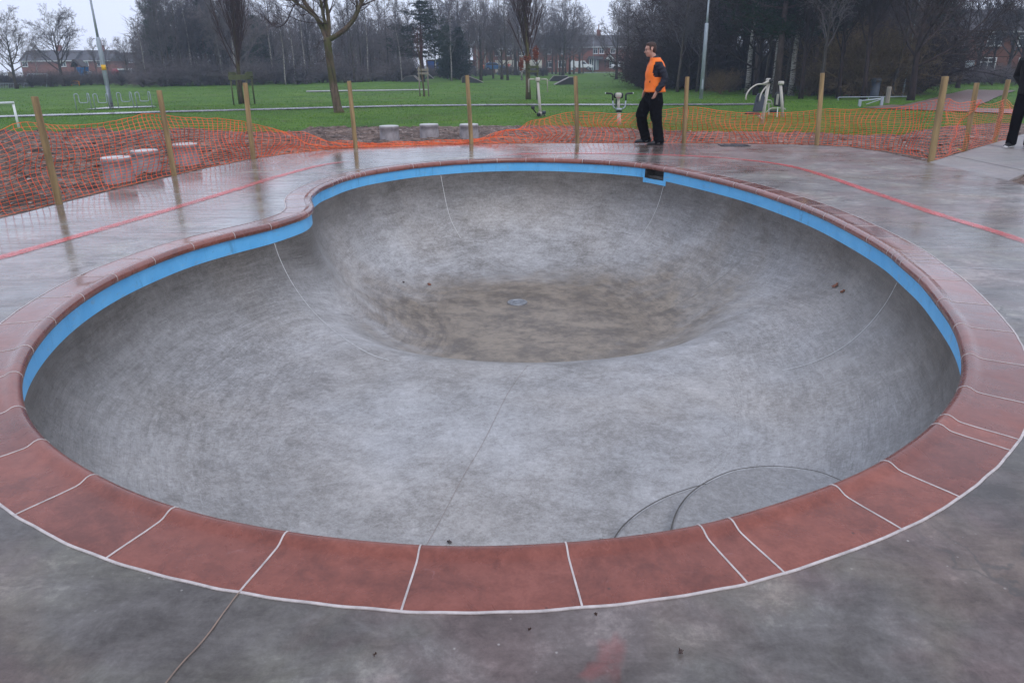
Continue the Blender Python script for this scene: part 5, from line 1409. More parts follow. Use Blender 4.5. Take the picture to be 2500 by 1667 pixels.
MB().prism([(-1.3, 2.2), (2.6, 2.2), (2.2, 2.9), (-.9, 2.9)], -.3, 1.38).build('canopy', M_tile, root)
root = empty('timbered_porch', Pc + Vector((wx(1486), -1.6, 0)), -.06, 'black and white timbered gable porch at the right of the terrace', 'porch')
MB().prism([(-1.1, 2.1), (1.1, 2.1), (0, 3.3)], 0, 1.5).build('gable', M_pvc, root)
for a, b_ in (((-1.25, 2.0), (0, 3.45)), ((1.25, 2.0), (0, 3.45)), ((-1.1, 2.1), (1.1, 2.1)), ((0, 2.1), (0, 3.3)), ((-.5, 2.1), (0, 2.7)), ((.5, 2.1), (0, 2.7))): MB().tube([(a[0], -.05, a[1]), (b_[0], -.05, b_[1])], .07, 4).build('timber', M_dk, root)
for x in (-1.0, 1.0): MB().box((x, .1, 1.05), (.13, .13, 2.1)).build('post', M_dk, root)
# gabled house and its long rendered neighbour
Pg, Wg, _ = fitted(1157, 1206, 160, 178); kg = FPX / 160
house(Pg, .02, Wg, 9, 5.0, 7.1, M_brown, 'brown brick gable end with white bargeboards behind the two far workers', [(1.4, 1.4, .9, 1.3)], (), (), True)
Pr, Wr, _ = fitted(1206, 1330, 168, 177)
house(Pr, .02, Wr, 8, 4.8, 7.0, M_brown, 'long house with cream rendered ground floor behind the second upright tree', [(-4.6, 3.9, 1.0, 1.1), (-2.2, 3.9, 1.0, 1.1), (.6, 3.9, 1.2, 1.1), (3.5, 3.9, 1.2, 1.1), (-3.6, 1.3, 1.6, 1.3), (3.2, 1.3, 1.6, 1.3)], [(-.6, .9, 2.1, M_doorw)], (2.0,))
o = empty('rendered_porch_wall', Pr + Vector((0, -.7, 0)), .02, 'cream rendered porch wall with a white arched door in front of the long house', 'wall')
MB().box((-2.9, 0, 1.2), (4.6, .3, 2.5)).build('panel', M_render, o); MB().box((2.6, 0, 1.2), (4.4, .3, 2.5)).build('panel', M_render, o); MB().prism([(-.5, 0), (.5, 0), (.5, 2.1), (.3, 2.5), (-.3, 2.5), (-.5, 2.1)], -.1, .1).build('door', M_pvc, o)
# garages
Pq, Wq, _ = fitted(1045, 1082, 148, 178); root = empty('blue_garages', Pq, 0, 'low garage block with bright blue double doors behind the young staked tree', 'garage')
MB().box((0, 2.6, 1.1), (Wq + .5, 5, 2.4)).build('wall', M_brown, root); MB().box((0, 2.5, 2.36), (Wq + .8, 5.6, .14)).build('roof', M_pvc, root)
for x, w in ((-Wq * .28, Wq * .40), (Wq * .26, Wq * .40)): 
    MB().box((x - w * .26, -.03, 1.05), (w * .48, .08, 2.0), bev=.01).build('door', M_bluedoor, root); MB().box((x + w * .26, -.03, 1.05), (w * .48, .08, 2.0), bev=.01).build('door', M_bluedoor, root)
MB().box((.0, -.06, 1.1), (.12, .1, 2.2)).build('door_post', M_pvc, root); MB().box((Wq * .5, -.06, 1.1), (.12, .1, 2.2)).build('door_post', M_pvc, root)
Pw, Ww, _ = fitted(1084, 1158, 152, 177); root = empty('brick_outbuilding', Pw, 0, 'long low brick outbuilding with a flat roof between the garages and the gabled house', 'outbuilding')
MB().box((0, 2, 1.0), (Ww, 4, 2.1)).build('wall', M_brown, root); MB().box((0, 2, 2.12), (Ww + .4, 4.4, .14)).build('roof', M_tile, root); MB().box((Ww * .3, -.06, 1.75), (Ww * .22, .1, .22)).build('fascia', M_pvc, root)
# houses glimpsed through the far wood and on the left
for (u0, u1, dist, vb, lab, wins) in ((825, 940, 165, 176, 'red brick terrace half hidden by the wood right of the forked tree', [(-3, 1.4, 1.2, 1.2), (3.4, 1.4, 1.2, 1.2), (-3, 3.9, 1.2, 1.1), (0, 3.9, 1.2, 1.1)]),
                                (66, 168, 215, 200, 'red brick house behind the swings at the left', [(-5.2, 3.9, 1.2, 1), (-3.2, 1.3, 1.2, 1.2), (3.6, 3.9, 1.2, 1)]),
                                (184, 262, 212, 199, 'red brick house between the climbing tower and the left lamp post', [(-1.3, 3.9, 1.3, 1.1), (2.2, 3.9, 1.5, 1.1), (-1.0, 1.5, 1.4, 1.3)]),
                                (266, 420, 222, 199, 'long hazy red brick terrace right of the left lamp post', [(-7, 3.9, 1.2, 1), (6, 3.9, 1.2, 1), (0, 3.9, 1.2, 1)])):
    P, W, _ = fitted(u0, u1, dist, vb); house(P, .05 if u0 < 300 else 0, W, 8, 4.7, 7.0, M_brick, lab, wins, (), (1.5,) if u0 < 200 else ())
P, W, _ = fitted(290, 316, 190, 197); root = empty('car_port', P, 0, 'small open fronted car port with a white fascia right of the red climbing frame', 'car port')
MB().box((0, 2, 1.1), (W, 4, 2.2)).build('wall', M_dk, root); MB().box((0, -.1, 2.3), (W + .3, .2, .25)).build('fascia', M_pvc, root); MB().box((W / 2, -.1, 1.1), (.15, .15, 2.2)).build('post', M_pvc, root)
# right hand terrace
P, W, _ = fitted(2255, 2640, 98, 199); kr = FPX / 98 * 1.02; cxm = (2255 + 2640) / 2
def rx(u): return (u - cxm) / kr * .93
house(P, -math.atan2(P.x, P.y) * .35, W, 8, 5.0, 7.3, M_brown, 'two storey brown brick terrace with white framed windows at the right edge', [(rx(2294), 4.15, 1.1, 1.0), (rx(2352), 4.1, 1.4, .95), (rx(2422), 4.05, 1.3, .95), (rx(2300), 1.55, 1.0, 1.6), (rx(2344), 1.6, 1.5, 1.55), (rx(2418), 1.6, 1.5, 1.5), (rx(2480), 4.0, 1.3, .95), (rx(2492), 1.6, 1.5, 1.4)], [(rx(2383), .95, 2.1, M_doorw), (rx(2318), .9, 2.1, M_doorw)], (-6, 7))
P, W, _ = fitted(2290, 2600, 92, 201); o = MB().box((0, 0, .1), (W, .2, .7)).build('garden_wall', simple('pale_garden_wall', (.30, .28, .24), .8, .2, 3), None, False, P); tag(o, 'low pale garden wall along the foot of the right hand terrace', 'wall')
# road by the houses
P0 = ground_far(1390, 165); strip_path('road', [ground_far(u, 160) for u in (1330, 1400, 1500, 1600, 1680)], 7, simple('pale_wet_road', (.25, .25, .26), .25, .15, 2), .06)

# ------------------------------------------------------------------ vehicles
M_tyre = simple('tyre', (.015, .015, .016), .8, .1, 20); M_rim = simple('wheel_trim', (.4, .4, .42), .35, .1, 20, .6)
def paint(name, c): return simple(name, c, .25, .04, 3, bump=0)
def car(P, rz, paintm, lab, cat='car', shape='hatch', name='parked_car'):
    root = empty(name, P, rz, lab, cat); W = 1.75
    prof = {'hatch': ([(-1.95, .35), (-2.0, .75), (-1.85, 1.0), (-.95, 1.02), (1.6, 1.02), (1.9, .9), (2.0, .7), (2.0, .35)], [(-1.9, 1.0), (-1.45, 1.46), (.25, 1.48), (1.05, 1.02)]),
            'van': ([(-2.3, .35), (-2.35, 1.1), (-2.3, 1.2), (1.5, 1.2), (2.15, 1.0), (2.3, .75), (2.3, .35)], [(-2.3, 1.2), (-2.2, 1.95), (.75, 2.0), (1.1, 1.9), (1.7, 1.2)]),
            'pickup': ([(-2.4, .45), (-2.45, 1.05), (-2.4, 1.12), (1.35, 1.12), (2.15, 1.05), (2.35, .85), (2.35, .45)], [(-2.38, 1.12), (-2.3, 1.72), (.3, 1.74), (.6, 1.68), (1.3, 1.12)])}[shape]
    bevel(MB().prism(prof[0], -W / 2, W / 2).build('body', paintm, root), .06, 2, .3)
    cab = MB().prism([(a, b_) for a, b_ in prof[1]], -W / 2 + .1, W / 2 - .1).build('cabin', paintm, root); bevel(cab, .06, 2, .3)
    x0, x1 = prof[1][1][0], prof[1][-2][0]; z0 = prof[1][0][1] + .04; z1 = prof[1][1][1] - .10; xf = prof[1][-1][0]; xb = prof[1][0][0]
    for y in (-1, 1):
        if shape == 'hatch': g_ = [[(xb + .25, z0), (x0 + .12, z1), (-.55, z1), (-.55, z0)], [(-.47, z0), (-.47, z1), (x1 - .05, z1), (xf - .15, z0)]]
        else: g_ = [[(.05 if shape == 'pickup' else .35, z0), (.05 if shape == 'pickup' else .35, z1), (x1 - .1, z1), (xf - .2, z0)]]
        for q in g_: MB().prism(q, y * (W / 2 - .105), y * (W / 2 - .088)).build('side_window', M_glass, root)
    a, b_ = Vector((xf - .02, 0, z0)), Vector((x1 + .05, 0, z1 + .04)); n_ = Vector((b_.z - a.z, 0, -(b_.x - a.x))).normalized() * .012
    if n_.x < 0: n_ = -n_
    yy = W / 2 - .2; MB().add([a + n_ + Vector((0, -yy, 0)), a + n_ + Vector((0, yy, 0)), b_ + n_ + Vector((0, yy * .9, 0)), b_ + n_ + Vector((0, -yy * .9, 0))], [(0, 1, 2, 3)]).build('windscreen', M_glass, root)
    wb = 1.25 if shape == 'hatch' else 1.45
    for x in (-wb, wb):
        for y in (-1, 1):
            w_ = empty_child = MB().tube([(x, y * (W / 2 - .17), .33), (x, y * (W / 2 + .02), .33)], .33, 20).build('wheel', M_tyre, root, False); MB().tube([(x, y * (W / 2 + .01), .33), (x, y * (W / 2 + .03), .33)], .2, 14).build('rim', M_rim, w_)
    xe = prof[0][-1][0]
    for y in (-.62, .62): MB().box((xe - .02, y, .78), (.1, .32, .14), bev=.03).build('headlight', M_pvc, root); MB().box((prof[0][1][0] + .02, y, .85), (.08, .2, .2), bev=.02).build('tail_light', M_netred, root)
    MB().box((xe + .01, 0, .5), (.05, 1.2, .16)).build('bumper', M_dk, root)
    return root
Wt = paint('white_car_paint', (.72, .74, .76)); Dk = paint('dark_blue_car_paint', (.015, .03, .06)); Bl = paint('blue_car_paint', (.05, .16, .36)); Sv = paint('silver_car_paint', (.42, .45, .50)); 
def onroad(u, dist, vb): P, _, _ = fitted(u, u, dist, vb); return P
car(onroad(1419, 168, 171), 0, Wt, 'white pickup with a canopy parked before the red brick terrace', 'pickup truck', 'pickup', 'pickup_truck')
car(onroad(1515, 165, 170), math.pi, Wt, 'white car parked right of the pickup before the timbered porch', 'car', 'hatch')
car(onroad(1546, 150, 174), math.pi, Sv, 'silver grey van parked behind the man in the orange vest', 'van', 'van', 'parked_van')
car(onroad(1556, 135, 173), 0, Wt, 'white car partly hidden behind the orange vest', 'car', 'hatch')
car(onroad(1134, 142, 176), 0, Dk, 'dark blue hatchback parked in front of the brick outbuilding', 'car', 'hatch')
car(onroad(1208, 148, 174), 0, Bl, 'pale blue car parked behind the far worker on the ladder', 'car', 'hatch')
car(onroad(888, 150, 174), math.pi, Bl, 'blue car glimpsed through the wood right of the forked tree', 'car', 'hatch')
car(onroad(364, 185, 194), 0, Wt, 'white car parked behind the hedge right of the left lamp post', 'car', 'hatch')
car(onroad(464, 170, 191), 0, Sv, 'silver car glimpsed through the wood behind the first upright tree', 'car', 'hatch')

# ------------------------------------------------------------------ playground on the left
M_steelg = simple('grey_playground_steel', (.30, .33, .36), .4, .15, 8, .4); M_playblue = simple('blue_panel', (.02, .16, .42), .4, .1, 8); M_red = simple('faded_red_panel', (.32, .05, .06), .5, .1, 8); M_orange = simple('orange_panel', (.80, .30, .03), .45, .1, 8); M_teal = simple('teal_panel', (.01, .35, .42), .45, .1, 8)
def pg(u, vb): P = gp(u, vb); return P, local(P)
for (u0, u1, vb, vt, lab) in ((68, 115, 213, 181, 'grey steel swing frame with two A shaped ends at the left of the playground'),):
    P, f = pg((u0 + u1) / 2, vb); root = empty('swing_set', P, 0, lab, 'swings'); a, b_ = f(u0, vt), f(u1, vt)
    MB().tube([a, b_], .05, 8).build('top_bar', M_steelg, root)
    for e_, d_ in ((a, -.5), (b_, .5)):
        for yy in (-1.1, 1.1): MB().tube([e_, (e_.x + d_ * .5, yy, -.1)], .045, 8).build('leg', M_steelg, root)
    for t in (.3, .7):
        q = a.lerp(b_, t); s_ = MB().box((q.x, 0, .5), (.45, .2, .05)).build('seat', M_blk, root)
        for x in (-.2, .2): MB().tube([(q.x + x, 0, .5), (q.x + x * .6, 0, q.z)], .012, 4).build('chain', M_steelg, s_)
P, f = pg(118, 211); root = empty('rope_climber', P, 0, 'triangular grey rope climbing frame beside the swings', 'climbing frame')
for a, b_ in (((100, 211, -.8), (113, 190, 0)), ((126, 211, -.8), (113, 190, 0)), ((113, 211, 1), (113, 190, 0)), ((113, 190, 0), (134, 192, 0)), ((134, 192, 0), (128, 211, -.6)), ((134, 192, 0), (141, 211, .3))): MB().tube([f(*a), f(*b_)], .045, 6).build('pole', M_steelg, root)
P, f = pg(196, 206); root = empty('climbing_tower', P, 0, 'blue climbing tower with a dark pitched roof in the playground', 'play tower')
for u in (183, 207):
    for y in (-.6, .6): MB().tube([f(u, 207, y), f(u, 152 if u < 200 else 162, y)], .06, 6).build('post', M_dk, root)
MB().prism([(f(180, 164).x, f(0 + 180, 164).z), (f(184, 146).x, f(184, 146).z), (f(190, 145).x, f(190, 145).z), (f(210, 164).x, f(210, 164).z), (f(207, 166).x, f(207, 166).z), (f(187, 150).x, f(187, 150).z)], -.8, .8).build('roof', M_tile, root)
MB().box(f(202, 170), (.9, 1.2, .55), bev=.02).build('panel', M_playblue, root); MB().box(f(205, 187), (.5, 1.2, 1.3), bev=.02).build('panel', M_playblue, root); MB().box(f(194, 180), (1.1, 1.2, .06)).build('platform', M_dk, root)
for v in (172, 180, 188, 196): MB().tube([f(184, v, -.6), f(206, v, -.6)], .03, 5).build('rung', M_dk, root)
for u in (190, 197): MB().tube([f(u, 166, -.6), f(u, 207, -.6)], .03, 5).build('rung', M_dk, root)
P, f = pg(184, 210); root = empty('play_hoop', P, 0, 'yellow goal shaped play frame at the foot of the climbing tower', 'play frame')
MB().tube(bendy([f(175, 211), f(174, 199), f(192, 199), f(194, 210)], .1), .07, 8).build('frame', M_orange, root, True); MB().tube([f(175, 204), f(193, 204)], .04, 6).build('rail', M_orange, root)
P, f = pg(201, 208); o = MB().box((0, 0, .22), (.55, .4, .35), bev=.03).build('play_box', M_teal, None, False, P); tag(o, 'small teal box beside the yellow play frame', 'play box')
P, f = pg(281, 204); root = empty('red_play_tower', P, 0, 'faded red domed play tower with an orange panel right of the left lamp post', 'play tower')
M_ = MB(); M_.ball(f(281, 176), (.5, .5, .42), 12, 8); M_.build('dome', M_red, root, True); MB().box(f(276, 187), (.38, .1, .42), bev=.02).build('panel', M_orange, root)
for u in (273, 288): MB().tube([f(u, 205), f(u, 176)], .05, 6).build('post', M_red, root)
MB().tube([f(288, 190), f(300, 204)], .06, 6).build('slide_rail', M_steelg, root); MB().tube([f(294, 189), f(299, 205)], .05, 6).build('slide_rail', M_greywood, root)
P, f = pg(148, 208); root = empty('park_bench', P, 0, 'small grey bench between the swings and the yellow play frame', 'bench')
MB().box(f(148, 202), (.9, .4, .06)).build('seat', M_steelg, root); MB().tube([f(140, 202), f(140, 210)], .04, 6).build('leg', M_steelg, root); MB().tube([f(156, 202), f(156, 210)], .04, 6).build('leg', M_steelg, root)
for (u, vb, lab) in ((17, 217, 'grey upright railing panel at the far left edge of the playground'), (52, 215, 'grey upright railing panel between the left edge and the swings')):
    P, f = pg(u, vb); root = empty('railing_panel', P, 0, lab, 'railing'); MB().tube([f(u - 17, 204), f(u + 17, 204)], .03, 5).build('rail', M_steelg, root)
    for k in range(9): MB().tube([f(u - 16 + k * 4, 204), f(u - 16 + k * 4, 217)], .018, 5).build('upright', M_steelg, root)
P, f = pg(34, 214); o = MB().box((0, 0, .8), (.5, .3, 1.6), bev=.02).build('notice_post', M_greywood, None, False, P); tag(o, 'dim wooden panel post between the two railing panels', 'post')
P, f = pg(228, 206); o = MB().tube([f(214, 209), f(222, 207), f(232, 202)], [.05, .06, .04], 6).build('see_saw', M_steelg, None, False, P); tag(o, 'grey see saw beam beside the teal box', 'see saw')

# ------------------------------------------------------------------ bits lying about
def leaf(P, nrm, s, mt, lab, nm='fallen_leaf', cat='leaf', ang=0.0):
    n_ = Vector(nrm).normalized(); a = n_.orthogonal().normalized(); a = Matrix.Rotation(ang, 3, n_) @ a; b_ = n_.cross(a); r_ = random.Random(int(ang * 100) + 3); mb = MB(); pts = []
    for k in range(14):
        t = 2 * math.pi * k / 14; q = s * (1 if k % 2 else .62) * r_.uniform(.8, 1.15); pts.append(P + a * q * math.cos(t) + b_ * q * .65 * math.sin(t) + n_ * (.004 + .012 * r_.random()))
    mb.add([P + n_ * .012] + pts, [(0, 1 + k, 1 + (k + 1) % 14) for k in range(14)]); o = mb.build(nm, mt); md = o.modifiers.new('s', 'SOLIDIFY'); md.thickness = .002
    return tag(o, lab, cat)
M_leaf = simple('brown_leaf', (.20, .065, .028), .55, .3, 30); M_dleaf = simple('dark_wet_leaf', (.045, .022, .016), .4, .3, 30)
for u, v, s_, mt, lab in ((1048, 695, .055, M_leaf, 'orange brown leaf on the bowl floor left of the drain'), (2040, 698, .05, M_leaf, 'brown leaf high on the right wall of the bowl'), (2058, 712, .035, M_leaf, 'small brown leaf just below another on the right wall'),
                     (1097, 1325, .020, M_dleaf, 'dark curled leaf on the bowl floor by the near coping'), (1472, 1320, .022, M_dleaf, 'tiny dark leaf peeping over the near coping left of the steps'), (985, 690, .03, M_dleaf, 'small dark twig scrap on the deep end slope')):
    h, nn = onbowl(u, v)
    if h is not None: leaf(h, nn if nn.z > 0 else -nn, s_, mt, lab, ang=u * .01)
for u, v, s_, lab in ((1661, 1597, .013, 'round dark leaf on the near deck right of the faint red blot'), (915, 1603, .007, 'small dark speck of bark on the near deck'), (1293, 1541, .006, 'tiny dark speck on the near deck above the red blot'), (1454, 1505, .006, 'tiny dark speck on the deck close to the near coping')):
    leaf(bz(u, v), (0, 0, 1), s_, M_dleaf, lab, ang=v * .01)
# ragged black sheet lying by the far edge of the deck
c = bz(1793, 356); mb = MB(); r_ = random.Random(6); nx_, ny_ = 22, 8; vs = []
for j in range(ny_):
    for i in range(nx_):
        x = (i / (nx_ - 1) - .5) * .52; y = (j / (ny_ - 1) - .5) * .34; e_ = min(i, nx_ - 1 - i, j, ny_ - 1 - j)
        vs.append(c + Vector((x + (r_.uniform(-.03, .03) if e_ == 0 else 0), y + (r_.uniform(-.04, .04) if e_ == 0 else 0), .008 + (.05 * abs(noise.noise(Vector((x * 9, y * 9, 0)))) if e_ else 0))))
mb.add(vs, [(j * nx_ + i, j * nx_ + i + 1, (j + 1) * nx_ + i + 1, (j + 1) * nx_ + i) for j in range(ny_ - 1) for i in range(nx_ - 1)])
o = mb.build('crumpled_sheet', M_blk, None, True); md = o.modifiers.new('s', 'SOLIDIFY'); md.thickness = .006; tag(o, 'crumpled ragged black sheet on the far edge of the wet deck', 'plastic sheet')
o = leaf(bz(2341, 369, -.02), (0, 0, 1), .05, simple('lime_paint', (.45, .75, .05), .5), 'lime green scrap on the soil by the path side netting', 'lime_scrap', 'scrap', 1.0)
# ------------------------------------------------------------------ people
M_skin = simple('skin', (.50, .27, .20), .5, .08, 20, bump=.05); M_hair = simple('short_brown_hair', (.045, .022, .016), .7, .4, 60, bump=.5, bdist=.004)
M_vest = simple('orange_vest_cloth', (.95, .19, .012), .6, .08, 14, bump=.4, bdist=.01); M_navyj = simple('navy_padded_cloth', (.007, .009, .020), .75, .3, 12, bump=.5, bdist=.01)
M_trou = simple('black_trouser_cloth', (.0045, .0045, .0055), .9, .3, 9, bump=.6, bdist=.015, spec=.1); M_shoe = simple('black_shoe', (.012, .012, .014), .45, .2, 20); M_sole = simple('white_sole', (.6, .6, .6), .6, .1, 20)
M_eye = simple('dark_eye', (.02, .012, .01), .3, .1, 20); M_lip = simple('lip', (.34, .13, .11), .5, .1, 20); M_grey = simple('grey_shirt_hem', (.30, .29, .29), .7, .1, 20)
def V(*a): return Vector(a)
def loft(mb, pts, rads, n=20, up=None):      # rads: (forward/back, side) pairs
    mb.tube(pts, rads, n, True, 1.0, up); return mb
def head_mb(mb, c, yaw=0, pitch=0.0, s=1.0):
    """head built round its centre c, looking along +x"""
    M = Matrix.Rotation(yaw, 3, 'Z') @ Matrix.Rotation(pitch, 3, 'Y')
    def B(x, y, z, rx_, ry_, rz_): mb.ball(c + M @ (V(x, y, z) * s), (rx_ * s, ry_ * s, rz_ * s), 14, 10, M)
    B(-.012, 0, .035, .098, .077, .088); B(.018, 0, -.035, .072, .062, .085); B(.055, 0, -.088, .030, .036, .026)
    B(.030, 0, -.070, .055, .050, .040); B(.088, 0, -.012, .014, .013, .030); B(.104, 0, -.026, .016, .015, .013); B(.078, 0, .030, .018, .048, .016)
    B(.085, 0, -.060, .012, .024, .011)
    for y in (-1, 1): B(-.008, y * .080, -.008, .018, .008, .030); B(.050, y * .034, -.030, .03, .025, .028)
    return M
def hand_mb(mb, w, d, nrm, s=1.0, curl=.5, thumb=1):
    """w wrist, d direction of the fingers, nrm towards the palm side"""
    d = d.normalized(); n_ = (nrm - d * nrm.dot(d)).normalized(); sd = d.cross(n_).normalized()
    mb.tube([w - d * .03, w, w + d * .03, w + d * .07, w + d * .088], [(.018, .027), (.017, .028), (.015, .037), (.014, .040), (.010, .037)], 12, True, 1, n_)
    for k, (o_, L, a0) in enumerate(((-.030, .070, 0), (-.010, .080, 0), (.010, .075, 0), (.029, .060, 0))):
        p = w + d * .080 + sd * o_; pts = [p - d * .02]; dd = d.copy(); c_ = curl * (1 + .12 * k)
        for seg in (.42, .32, .26):
            pts.append(pts[-1] + dd * L * seg + (d * .02 if len(pts) == 1 else V(0, 0, 0))); dd = (dd * math.cos(c_) + n_ * math.sin(c_)).normalized(); c_ *= 1.0; n_2 = n_
        mb.tube(pts, [.0095, .0092, .0085, .0068], 8)
    t0 = w + d * .025 - sd * .030 * thumb; td = (d * .6 - sd * .8 * thumb + n_ * .35).normalized()
    mb.tube([t0, t0 + td * .035, t0 + td * .035 + (td * .5 + d * .6 + n_ * .3).normalized() * .035], [.013, .0105, .0080], 8)
def shoe(root, A, yaw, s=1.0, swoosh=False, sole=M_shoe):
    """A: ankle floor point; points along yaw"""
    M = Matrix.Rotation(yaw, 3, 'Z')
    prof = [(-.085, .03, .034, .036), (-.06, .05, .052, .040), (-.01, .055, .056, .041), (.05, .044, .046, .045), (.11, .033, .034, .050), (.16, .028, .027, .044), (.19, .022, .018, .026)]
    mb = MB(); pts = [A + M @ (V(x, 0, z) * s) for x, z, _, _ in prof]; mb.tube(pts, [(a * s, b_ * s) for _, _, a, b_ in prof], 14, True, 1, (0, 0, 1))
    mb.v = [(x, y, max(z, A.z + .008)) for x, y, z in mb.v]
    o = mb.build('shoe', M_shoe, root, True)
    ms = MB(); sh_ = .020 if sole is M_sole else .010; ms.tube([A + M @ (V(x, 0, sh_) * s) for x in (-.098, -.08, .0, .06, .12, .18, .205)], [(sh_ * 1.1, .022), (sh_ * 1.2, .040), (sh_ * 1.2, .043), (sh_ * 1.2, .048), (sh_ * 1.2, .053), (sh_ * 1.2, .039), (sh_, .014)], 12, True, 1, (0, 0, 1))
    ms.build('sole', sole, o, True)
    if swoosh:
        for y in (-1, 1):
            pts2 = [A + M @ (V(x, y * yy, z) * s) for x, yy, z in ((-.055, .043, .060), (-.01, .0445, .036), (.02, .046, .034), (.06, .046, .050))]
            MB().tube(pts2, [.002, .010, .008, .001], 6, True, .3).build('side_mark', M_sole, o, True)
    return o
def crumple(o, amp, f=(9, 9, 5), quilt=0.0):
    me = o.data; n_ = [v.normal.copy() for v in me.vertices]
    for v, q in zip(me.vertices, n_):
        c = v.co; a = noise.noise(Vector((c.x * f[0], c.y * f[1], c.z * f[2] + c.x * 6))); b_ = 1 - abs(noise.noise(Vector((c.x * f[0] * 1.7 + 5, c.y * f[1] * 1.7, c.z * f[2] * 2.2 + c.x * 9)))) * 2
        v.co = c + q * (amp * (a * .8 + b_ * .5) + quilt * math.sin(c.z * 95 + c.x * 20))
    me.update()
# ---- the walking man; local frame: +x forward, +y his left (towards the camera), z up
Pm = bz(1588, 353); hgt = height_at(Pm, 105); S = hgt / 1.865
man = empty('person', Pm, math.pi + .03, 'man in an orange vest and black trousers walking along the far deck', 'person', None)
man.scale = (S, S, S)
def P_(x, y, z): return V(x, y, z)
HC = P_(.105, 0, 1.745)
bm_ = MB(); HM = head_mb(bm_, HC, 0, .16, 1.05)
loft(bm_, [P_(.075, 0, 1.68), P_(.045, 0, 1.62), P_(.01, 0, 1.55)], [(.058, .055), (.058, .056), (.066, .07)], 16, (1, 0, 0))
TOR = [(P_(-.005, 0, .90), (.105, .165)), (P_(-.02, 0, 1.0), (.115, .17)), (P_(-.015, 0, 1.15), (.115, .165)), (P_(-.01, 0, 1.32), (.125, .19)), (P_(-.015, 0, 1.45), (.105, .19)), (P_(-.005, 0, 1.54), (.07, .12)), (P_(.01, 0, 1.58), (.055, .06))]
loft(bm_, [a for a, b_ in TOR], [b_ for a, b_ in TOR], 20, (1, 0, 0))
LEGS = {'far': [(P_(.0, -.09, .93), .095), (P_(.10, -.10, .76), .088), (P_(.195, -.10, .565), .062), (P_(.165, -.10, .38), .056), (P_(.085, -.10, .12), .038), (P_(.08, -.10, .07), .04)],
        'near': [(P_(-.03, .09, .93), .095), (P_(-.045, .10, .76), .086), (P_(-.06, .10, .54), .062), (P_(-.10, .10, .34), .056), (P_(-.14, .10, .10), .038), (P_(-.14, .10, .05), .04)]}
for k_, L in LEGS.items(): bm_.tube([a for a, b_ in L], [b_ for a, b_ in L], 12)
ARM = {'near': [(P_(-.02, .195, 1.485), .058), (P_(-.09, .235, 1.37), .050), (P_(-.155, .25, 1.23), .042), (P_(-.09, .255, 1.12), .038), (P_(-.005, .245, 1.005), .028)],
       'far': [(P_(-.01, -.195, 1.485), .058), (P_(-.02, -.235, 1.36), .050), (P_(-.04, -.25, 1.21), .042), (P_(.05, -.24, 1.10), .036), (P_(.135, -.21, .99), .028)]}
for k_, A in ARM.items(): bm_.tube([a for a, b_ in A], [b_ for a, b_ in A], 12)
hand_mb(bm_, P_(.000, .245, .995), V(.35, -.05, -.9), V(.5, -.7, 0), 1, .45, -1)
hand_mb(bm_, P_(.14, -.21, .98), V(.15, .1, -1), V(-.4, .8, 0), 1, .5, 1)
body = bm_.build('body', M_skin, man); remeshed(body, .0075, 2)
# hair: a close cap over skull, back and sides
hm2 = MB()
for x, y, z, a, b_, c in ((-.022, 0, .062, .100, .081, .074), (-.052, 0, .015, .066, .078, .080), (-.062, 0, -.035, .045, .060, .050), (.028, 0, .098, .052, .058, .032)):
    hm2.ball(HC + HM @ V(x, y, z), (a, b_, c), 18, 12, HM)
for y in (-1, 1): hm2.ball(HC + HM @ V(.012, y * .066, .030), (.020, .018, .040), 10, 8, HM)
o = hm2.build('hair', M_hair, man); remeshed(o, .007, 1)
for y in (-1, 1):
    MB().ball(HC + HM @ V(.088, y * .030, .006), (.010, .015, .008), 10, 8, HM).build('eye', M_eye, man, True)
    MB().tube([HC + HM @ V(.092, y * .012, .027), HC + HM @ V(.093, y * .03, .030), HC + HM @ V(.080, y * .050, .024)], [.004, .006, .003], 6).build('eyebrow', M_hair, man, True)
MB().tube([HC + HM @ V(.090, -.024, -.060), HC + HM @ V(.0985, 0, -.0585), HC + HM @ V(.090, .024, -.060)], [.002, .0055, .002], 6).build('mouth', M_lip, man, True)
sh = simple('stubble', (.22, .12, .09), .7, .2, 60)
# jacket: trunk, collar and both sleeves, quilted
jm = MB(); loft(jm, [P_(-.01, 0, 1.02), P_(-.01, 0, 1.2), P_(-.008, 0, 1.35), P_(-.015, 0, 1.48), P_(0, 0, 1.56), P_(.012, 0, 1.60), P_(.025, 0, 1.635)], [(.128, .19), (.13, .185), (.142, .205), (.12, .20), (.085, .125), (.072, .074), (.070, .070)], 20, (1, 0, 0))
for k_, A in ARM.items():
    pts, rads = [], []
    for i in range(len(A) - 1):
        for t in range(5):
            f = t / 5; p = A[i][0].lerp(A[i + 1][0], f); r_ = A[i][1] + (A[i + 1][1] - A[i][1]) * f; pts.append(p); rads.append(r_ + .019 + .004 * math.cos((i * 5 + t) * 2.1))
    pts.append(A[-1][0]); rads.append(A[-1][1] + .014); jm.tube(pts, rads, 14)
o = jm.build('jacket', M_navyj, man); remeshed(o, .010, 1); crumple(o, .007, (9, 9, 7), .0035)
